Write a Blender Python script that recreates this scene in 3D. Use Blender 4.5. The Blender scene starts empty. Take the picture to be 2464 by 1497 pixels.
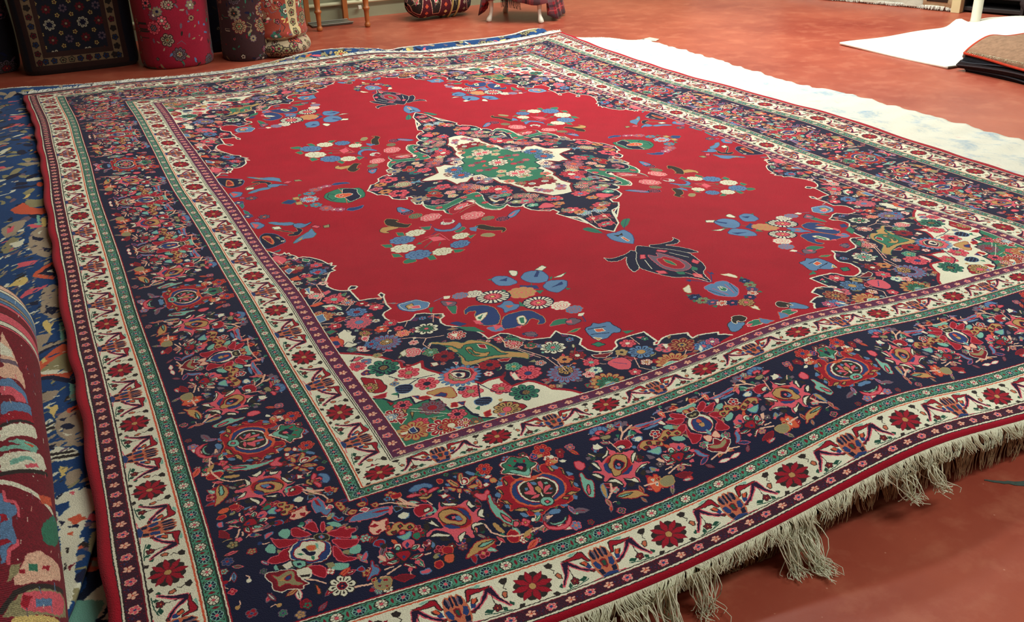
import bpy, math, numpy as np
C=bpy.context.scene.collection
sc=bpy.context.scene
# ---- camera ----
cd=bpy.data.cameras.new('camera');cam=bpy.data.objects.new('camera',cd);C.objects.link(cam)
cd.sensor_width=36;cd.lens=2332.9/2464*36;cd.clip_start=.02;cd.clip_end=60
def _rot(th,ph,ro):
    f=np.array([math.sin(th)*math.cos(ph),math.cos(th)*math.cos(ph),-math.sin(ph)]);r=np.array([math.cos(th),-math.sin(th),0]);u=np.cross(r,f)
    return math.cos(ro)*r+math.sin(ro)*u,-math.sin(ro)*r+math.cos(ro)*u,f
import mathutils
_r,_u,_f=_rot(.4425,.4605,-.031)
cam.matrix_world=mathutils.Matrix(((_r[0],_u[0],-_f[0],-1.61481),(_r[1],_u[1],-_f[1],-3.6005),(_r[2],_u[2],-_f[2],1.40438),(0,0,0,1)))
sc.camera=cam
# ---- light: a dim room, lamps overhead ----
w=bpy.data.worlds.new('room');sc.world=w;w.use_nodes=True
w.node_tree.nodes['Background'].inputs[0].default_value=(.80,.92,.90,1);w.node_tree.nodes['Background'].inputs[1].default_value=.16
def area(name,loc,rot,sx,sy,e,col):
    l=bpy.data.lights.new(name,'AREA');l.shape='RECTANGLE';l.size=sx;l.size_y=sy;l.energy=e;l.color=col
    o=bpy.data.objects.new(name,l);o.location=loc;o.rotation_euler=rot;C.objects.link(o);return o
area('tube_lamps_back',(3.2,1.9,2.9),(0,0,0),3.4,.5,125,(.98,1,.90))
area('tube_lamps_middle',(.9,.6,2.9),(0,0,0),3.4,.3,62,(.97,1,.91))
area('tube_lamps_front',(1.2,-3.5,2.9),(0,0,0),2.6,.3,62,(.93,1,.92))
area('tube_lamps_far',(1.9,3.7,2.9),(0,0,0),2.2,.3,38,(1,.98,.86))
v=sc.view_settings;v.view_transform='Standard';v.look='None';v.gamma=1.0;v.exposure=0.27;v.use_curve_mapping=False
# ======================= how the rug patterns are drawn =======================
PAL=dict(N=(20,24,56),R=(160,16,40),D=(120,20,38),K=(46,38,36),C=(228,226,202),G=(48,120,94),T=(124,184,166),
 P=(222,92,108),O=(214,92,62),A=(190,148,92),B=(92,130,172),M=(36,60,116),Q=(112,92,108),L=(236,186,160),H=(150,142,104),
 V=(92,36,74),U=(60,22,44),Z=(30,78,62),F=(166,5,36),W=(240,240,224),E=(38,18,52),I=(200,110,80),Y=(224,196,120),
 J=(20,64,120),X=(168,150,128))
PAL={k:np.array(v,np.uint8) for k,v in PAL.items()}
def fillp(im,pts,col):
    pts=np.asarray(pts,float);h,w=im.shape[:2]
    x0=int(max(0,math.floor(pts[:,0].min())));x1=int(min(w,math.ceil(pts[:,0].max())+1))
    y0=int(max(0,math.floor(pts[:,1].min())));y1=int(min(h,math.ceil(pts[:,1].max())+1))
    if x1<=x0 or y1<=y0: return
    T=np.zeros((y1-y0,x1-x0+1),np.uint8)
    q=np.roll(pts,-1,0)
    for (ax,ay),(bx,by) in zip(pts,q):
        if ay==by: continue
        if ay>by: ax,ay,bx,by=bx,by,ax,ay
        r0=max(y0,math.ceil(ay-.5));r1=min(y1,math.ceil(by-.5))
        if r1<=r0: continue
        r=np.arange(r0,r1)
        xs=ax+(r+.5-ay)*(bx-ax)/(by-ay)
        c=np.clip(np.ceil(xs-.5),x0,x1).astype(int)-x0
        T[r-y0,c]^=1
    m=np.bitwise_xor.accumulate(T,1)[:,:-1].astype(bool)
    im[y0:y1,x0:x1][m]=PAL[col]
def seg(im,a,b,w,col):
    h,W=im.shape[:2];r=w/2
    x0=int(max(0,min(a[0],b[0])-r-1));x1=int(min(W,max(a[0],b[0])+r+2));y0=int(max(0,min(a[1],b[1])-r-1));y1=int(min(h,max(a[1],b[1])+r+2))
    if x1<=x0 or y1<=y0: return
    Y,X=np.mgrid[y0:y1,x0:x1]+.5
    dx,dy=b[0]-a[0],b[1]-a[1];L=dx*dx+dy*dy+1e-9
    t=np.clip(((X-a[0])*dx+(Y-a[1])*dy)/L,0,1)
    m=(X-a[0]-t*dx)**2+(Y-a[1]-t*dy)**2<r*r
    im[y0:y1,x0:x1][m]=PAL[col]
def line(im,pts,w,col,closed=False):
    n=len(pts)
    for i in range(n if closed else n-1): seg(im,pts[i],pts[(i+1)%n],w,col)
def patch(im,x,y,r):
    h,w=im.shape[:2];x0=int(max(0,x-r-1));x1=int(min(w,x+r+2));y0=int(max(0,y-r-1));y1=int(min(h,y+r+2))
    if x1<=x0 or y1<=y0: return None
    Y,X=np.mgrid[y0:y1,x0:x1]+.5
    return im[y0:y1,x0:x1],np.hypot(X-x,Y-y)/r,np.arctan2(Y-y,X-x)
def flower(im,x,y,r,n,pe,ol,ce,sy=1.0,rot=None):
    pa=patch(im,x,y,r)
    if pa is None: return
    s,rho,th=pa
    if rot is None: rot=(x*7.3+y*3.1)%6.28
    a=np.abs(np.cos(n*(th+rot)/2));L=.66+.34*a**.55
    o=2.2/r
    s[rho<L]=PAL[ol]
    inn=(rho<L-o)&((a>.28)|(rho<.42))
    s[inn]=PAL[pe]
    if r>15:
        mk=(rho>.45)&(rho<.72)&(a>.93)
        s[mk]=PAL[ol]
    s[rho<.34]=PAL[ol]
    s[rho<.34-o*.7]=PAL[ce]
def daisy(im,x,y,r):
    pa=patch(im,x,y,r)
    if pa is None: return
    s,rho,th=pa;a=np.abs(np.cos(9*th))
    s[rho<.97+.03*a]=PAL['N'];s[(rho<.9)&(rho>.5)&(a>.55)]=PAL['C'];s[rho<.52]=PAL['D'];b=np.abs(np.cos(7*th))
    s[(rho<.3+.18*b)]=PAL['P'];s[rho<.17]=PAL['D'];s[rho<.12]=PAL['Y']
def peony(im,x,y,r,col,ol):
    pa=patch(im,x,y,r*1.05)
    if pa is None: return
    s,rho,th=pa;rho=rho*1.05
    for k,(R,n,ph) in enumerate([(1,9,0),(.66,7,.5),(.36,5,.2)]):
        L=R*(.84+.16*np.abs(np.cos(n*(th+ph)/2))**.6)
        o=2.0/r
        s[rho<L]=PAL[ol];s[rho<L-o]=PAL[col]
        sp=(np.abs(np.cos(n*(th+ph)/2))<.09)&(rho<L)&(rho>R*.6);s[sp]=PAL[ol]
    s[rho<.1]=PAL[ol]
def smooth(P,r=.19):
    Q=np.roll(P,-1,0);return np.stack([P*(1-r)+Q*r,P*r+Q*(1-r)],1).reshape(-1,2)
RG=np.random.RandomState(77)
def ragged(P,st=7.0,am=1.1):
    """knotted edges: short steps to and fro along the outline"""
    out=[];Q=np.roll(P,-1,0)
    for a,b in zip(P,Q):
        d=b-a;L=math.hypot(d[0],d[1]);n=max(1,int(L/st+.5))
        nx,ny=(-d[1]/L,d[0]/L) if L>0 else (0,0)
        for k in range(n):
            j=am*(1 if k%2 else -1)*RG.rand() if n>1 else 0
            out.append((a[0]+d[0]*k/n+nx*j,a[1]+d[1]*k/n+ny*j))
    return np.array(out)
def sprig(im,rs,x,y):
    """a small leaf pair or bud, the filler between the big motifs"""
    k=rs.randint(0,5);a=rs.rand()*6.28;ca,sa=math.cos(a),math.sin(a);c=rs.choice(list('PROAGTBHQCDZMHQ'));o=rs.choice(list('RPDKQ'))
    if k<2: flower(im,x,y,rs.randint(8,15),rs.randint(4,7),c,o,rs.choice(list('CRMA')))
    elif k<4:
        l=rs.randint(10,19);t=np.linspace(-1,1,6)
        P=[(x+l*u*ca-l*.38*(1-u*u)*sa,y+l*u*sa+l*.38*(1-u*u)*ca) for u in t]+[(x+l*u*ca+l*.38*(1-u*u)*sa,y+l*u*sa-l*.38*(1-u*u)*ca) for u in t[::-1][1:-1]]
        fillp(im,P,c);line(im,P,1.8,o,True);seg(im,(x-l*.6*ca,y-l*.6*sa),(x+l*.5*ca,y+l*.5*sa),1.6,rs.choice(list('KCR')))
    else:
        l=rs.randint(12,24);line(im,[(x,y),(x+l*.5*ca-4*sa,y+l*.5*sa+4*ca),(x+l*ca,y+l*sa)],2.6,'L');pa=patch(im,x+l*ca,y+l*sa,5)
        if pa: pa[0][pa[1]<1]=PAL[c]
def draw(im,recs,ow=2.2,clipmask=None):
    for r in recs:
        w=r.split();k=w[0]
        if k=='p':
            P=np.array(list(map(float,w[2:]))).reshape(-1,2)
            if len(P)>4: P=smooth(P)
            P=ragged(P)
            fillp(im,P,w[1][0])
            if len(w[1])>1: line(im,P,ow,w[1][1],True)
        elif k=='s':
            P=np.array(list(map(float,w[3:]))).reshape(-1,2);line(im,P,float(w[2]),w[1])
        elif k=='f': flower(im,float(w[6]),float(w[7]),float(w[1])*.86,int(w[2]),w[3],w[4],w[5])
        elif k=='d': daisy(im,float(w[2]),float(w[3]),float(w[1]))
        elif k=='e': peony(im,float(w[4]),float(w[5]),float(w[1]),w[2],w[3])
# ---- border cells ----
def cell_white():
    im=np.zeros((84,160,3),np.uint8);im[:]=PAL['C']
    # s=0 (top) is the inner side; t=0 rosette, t=160 tulip centre
    Y,X=np.mgrid[0:84,0:160]+.5
    rho=np.hypot(X/41,(Y-42)/37);th=np.arctan2((Y-42)/37,X/41)
    im[rho<.76+.2*np.abs(np.sin(4*th))]=PAL['K']
    for k in range(8):
        a=k*math.pi/4
        Pp=[(8*math.cos(a-.39),42+8*math.sin(a-.39)),(26*math.cos(a-.30),42+24*math.sin(a-.30)),(36*math.cos(a-.12),42+32*math.sin(a-.12)),(43*math.cos(a),42+38.5*math.sin(a)),(36*math.cos(a+.12),42+32*math.sin(a+.12)),(26*math.cos(a+.30),42+24*math.sin(a+.30)),(8*math.cos(a+.39),42+8*math.sin(a+.39))]
        fillp(im,Pp,'R');line(im,Pp,1.3,'D')
    pa=patch(im,0,42,9);pa[0][pa[1]<1]=PAL['D'];pa[0][pa[1]<.8]=PAL['A']
    S=lambda c,w,*p:line(im,np.array(p,float).reshape(-1,2),w,c)
    F=lambda c,*p:fillp(im,np.array(p,float).reshape(-1,2),c)
    F('K',40,4,52,2,60,8,54,16,44,14);F('K',30,76,40,74,46,82,34,83);S('K',1.6,50,16,56,24,52,30)
    F('K',52,36,60,32,66,40,64,50,56,48);F('I',54,37,60,34,64,40,62,48,57,46)
    F('Z',48,66,56,60,60,68,52,72)
    # V bracket
    F('P',76,12,88,12,92,22,80,46,60,72,54,70,70,44);F('P',82,12,92,12,110,38,132,52,152,58,150,64,118,56,92,34)
    F('E',78,14,86,14,89,22,77,45,60,68,58,67,72,42);F('E',84,15,91,15,110,42,130,54,146,60,118,53,94,32)
    S('K',1.5,84,26,86,50,84,58)
    flower(im,84,66,10,5,'D','K','O');F('Z',92,68,106,62,112,68,100,74);F('Z',66,72,74,66,76,76,68,78);S('Z',2,60,80,90,78,112,72)
    # red bracket
    F('K',78,9,100,8,122,1,130,4,134,22,138,34,128,32,122,18,108,18,84,15)
    F('R',81,10,101,10,122,3,128,6,132,22,134,31,129,30,124,16,108,16,86,14)
    F('T',96,2,116,-3,120,0,100,7);F('K',112,28,124,26,130,38,124,44,114,36);F('O',114,29,123,28,128,38,123,41)
    F('M',120,42,130,36,132,48,124,50);F('K',122,56,134,54,142,58,130,62);F('D',125,57,134,56,139,58,130,60)
    # tulip
    F('I',139,14,148,4,153,10,157,3,160,5,160,78,142,80,136,66,134,44)
    F('N',141,15,148,7,151,24,147,36,142,30);F('N',153,11,158,7,158,30,153,36)
    F('M',137,40,146,38,151,54,146,62,139,56);F('N',139,62,150,62,152,74,143,76)
    F('D',153,40,160,36,160,62,154,56);F('Z',156,42,160,41,160,56,157,54)
    F('Q',147,10,152,14,152,30,149,32);F('M',141,78,160,72,160,84,146,84);S('P',2,120,82,142,80)
    return im
def cell_small(kind):
    im=np.zeros((34,86,3),np.uint8)
    if kind=='g':
        im[:]=PAL['Z'];im[2:32,:]=(76,146,120)
        for x in (0,43,86):
            fillp(im,[(x-4+21.5,17),(x+21.5,9),(x+4+21.5,17),(x+21.5,25)],'D') if x<80 else None
            for dx,dy in ((15,5),(28,5),(15,29),(28,29)):
                fillp(im,[(x+dx-5,dy-2),(x+dx+5,dy-1),(x+dx+1,dy+3)],'K') if x<80 else None
        for x,a in ((0,'T'),(43,'W'),(86,'T')):
            pa=patch(im,x,17,15)
            s,rho,th=pa;b=np.abs(np.cos(4*th))
            if a=='T':
                s[rho<1]=PAL['K'];s[rho<.93]=PAL['T'];s[(rho<.8)&(rho>.32)&(b>.5)]=PAL['N'];s[rho<.27]=PAL['P']
            else:
                s[rho<.88+.1*b]=PAL['K'];s[(rho<.8)&(b>.35)]=PAL['C'];s[rho<.25]=PAL['P']
    else:
        im[:]=PAL['V'] if kind=='p' else PAL['U']
        rs=np.random.RandomState(5)
        for _ in range(60):
            x,y=rs.randint(1,84),rs.randint(2,32);im[y:y+2,x:x+2]=PAL[rs.choice(list('DMUR'))]
        for x,a in ((0,0),(43,1),(86,0)):
            s,rho,th=patch(im,x,17,12.5);b=np.abs(np.cos(2.5*th+.3))
            if a: s[(rho<.55+.45*b)]=PAL['D'];s[(rho<.5+.38*b)&(b>.3)]=PAL['L'];s[rho<.2]=PAL['O']
            else: s[(rho<.7+.3*b)]=PAL['L'];s[(rho<.5+.35*b)&(b>.35)]=PAL['P'];s[rho<.25]=PAL['M']
    return im
def carpet(BORDER,FIELD,MOTIF):
    W,H=1714,2414
    im=np.zeros((H,W,3),np.uint8);im[:]=PAL['N']
    Y,X=np.mgrid[0:H,0:W].astype(np.float32)
    # main border drawn along the end, then wrapped round to the side
    bord=np.zeros((H,W,3),np.uint8);bord[:]=PAL['N']
    rs=np.random.RandomState(3)
    for _ in range(330): sprig(bord,rs,rs.randint(300,1520),rs.randint(1972,2228))
    draw(bord,BORDER)
    def S_(c,x): pass
    m=round(.216*1900)  # mirror about the red palmette towards the middle
    xs=np.arange(0,m);src=np.clip((m+(m-xs)*(.444-.216)/.216),0,W-1).astype(int)
    bord[:,:m]=bord[:,src]
    im[1960:2236,:]=bord[1960:2236,:]
    # side
    vs=np.array([1.20,1.087,.959,.842,.736,.607,.482,.368,.249,.123,0])*1900
    us=np.array([.82,.703,.548,.444,.34,.216,.34,.444,.34,.216,.34])*1900
    yy=np.arange(0,1966);xb=np.interp(yy,vs[::-1],us[::-1])
    xx=np.arange(1229,1510);yb=2233-(1507-xx)/(1507-1232)*(2233-1964)
    im[:1966,1229:1510]=bord[np.clip(yb,0,H-1).astype(int)[None,:],np.clip(xb,0,W-1).astype(int)[:,None]]
    cw=cell_white();cg=cell_small('g');cp=cell_small('p');cu=cell_small('u')
    def band(a,b,pos0,pos1,off,cell,kind,rev=False):
        """frame band between offsets: side x in [a,b], end y in [pos0,pos1]"""
        ins=(X>=a)&(X<b)&(Y<pos1); ine=(Y>=pos0)&(Y<pos1)&(X<b)
        for msk,side in ((ins,True),(ine,False)):
            ys,xs_=np.nonzero(msk)
            if side: s=(xs_-a)/(b-a);t=ys.astype(np.float32)
            else: s=(ys-pos0)/(pos1-pos0);t=xs_.astype(np.float32)
            if kind=='w':
                ph=(t/off[0]+off[1]) if side else t/off[2]
                ph=np.abs(((ph+.5)%1)-.5)  # 0 at rosette .. .5 tulip
                c=(ph*2*159.9).astype(int);c=np.clip(c,0,159)
            else:
                per=off[0] if side else off[2]
                c=((t/per)%1*86).astype(int)
            r=np.clip((s*cell.shape[0]).astype(int),0,cell.shape[0]-1)
            im[ys,xs_]=cell[r,c]
    def ring(a,b,col):
        """fill frame between |x|,|y| thresholds a=(x,y) inner, b outer"""
        m_=((X<b[0])&(Y<b[1]))&~((X<a[0])&(Y<a[1]));im[m_]=PAL[col]
    cwf=cw[:, :]
    # outer set
    ring((1507,2233),(1900,2600),'C')
    band(1516,1546,2240,2268,(80,0,86),cg,'g')
    ring((1507,2233),(1511,2237),'R');ring((1510,2236),(1514,2239),'C');ring((1513,2239),(1516,2241),'K')
    ring((1546,2268),(1548,2270),'K');ring((1548,2270),(1551,2273),'C');ring((1551,2273),(1555,2276),'O');ring((1555,2276),(1558,2279),'C')
    band(1558,1638,2279,2360,(308.7,.5,319.7),cw,'w')
    ring((1638,2359),(1641,2361),'K');ring((1641,2361),(1645,2365),'C');ring((1645,2365),(1648,2367),'D')
    band(1648,1681,2367,2391,(80,0,86),cu,'u')
    ring((1681,2391),(1683,2393),'K');ring((1683,2393),(1687,2397),'C');ring((1687,2397),(1689,2399),'K');ring((1689,2399),(1900,2600),'F')
    # inner set
    inner=(X<1232)&(Y<1964);im[inner]=PAL['C']
    ring((1229,1961),(1232,1964),'R');ring((1226,1958),(1229,1961),'C');ring((1224,1956),(1226,1958),'K')
    band(1198,1225,1934,1957,(80,0,86),cg,'g')
    ring((1196,1932),(1198,1934),'K');ring((1190,1929),(1193,1931),'O');
    band(1111,1188,1868,1928,(316.7,0,285.7),cw[::-1] if False else cw,'w')
    ring((1108,1865),(1110,1867),'K');ring((1103,1861),(1105,1863),'K');
    band(1065,1101,1835,1860,(80,0,86),cp,'p')
    ring((1062,1832),(1065,1835),'D');ring((1059,1829),(1062,1832),'C');
    # ---- field ----
    fld=im[:1829,:1059];fld[:]=PAL['N']
    rs=np.random.RandomState(11)
    def leafs(n,x0,x1,y0,y1,cols,lo=7,hi=18):
        for _ in range(n):
            sprig(fld,rs,rs.randint(x0,x1),rs.randint(y0,y1))
    leafs(480,200,1059,840,1829,'');leafs(110,900,1059,400,850,'')
    get=lambda tag:np.concatenate([np.array(list(map(float,[t for t in r.split()[1:] if t not in('START','M')]))).reshape(-1,2) for r in FIELD if r[0]==tag])
    b=get('b');c=get('c');z=get('z');w_=get('w');mm=get('m')
    # cloud ground and green corner of the spandrel
    cl=np.r_[c,[(600,1700),(640,1835),(1065,1835)]];cl=np.vstack([c,[(640,1835),(1065,1835),(1065,1294)]])
    gg=np.vstack([z,[(840,1835),(1065,1835)]])
    field=np.vstack([[(0,0),(1062,0),(1062,425)],b,[(250,1832),(0,1832)]])
    fillp(fld,field,'F')
    line(fld,b,5.5,'C')
    fillp(fld,cl,'C');
    rs=np.random.RandomState(8)
    fillp(fld,gg,'G');line(fld,z,6,'N');line(fld,c,9,'R')
    # medallion
    med=np.vstack([[(0,0)],mm,[(0,975)]])
    tmp=fld.copy();leafs(0,0,1,0,1,'G')
    fillp(fld,med,'N');
    save=fld.copy()
    leafs(330,10,570,0,970,'')
    mk=np.zeros(fld.shape,np.uint8);fillp(mk,med,'W');out=mk[...,0]==0;fld[out]=save[out]
    line(fld,mm,6,'C')
    star=np.vstack([[(0,0)],w_,[(0,500)]]);fillp(fld,star,'C');line(fld,w_,9,'D')
    s2=fld.copy();leafs(40,10,370,5,480,'')
    mk[:]=0;fillp(mk,star,'W');out=mk[...,0]==0;fld[out]=s2[out]
    gin=[(0,0),(232,0),(199,20),(205,40),(150,60),(160,80),(128,90),(120,150),(90,165),(98,200),(75,225),(62,270),(30,285),(27,310),(0,322)]
    fillp(fld,gin,'G');line(fld,np.array(gin[1:],float),5,'N')
    # one of the two outlines of the field runs under the motifs
    draw(fld,MOTIF)
    return im
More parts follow.
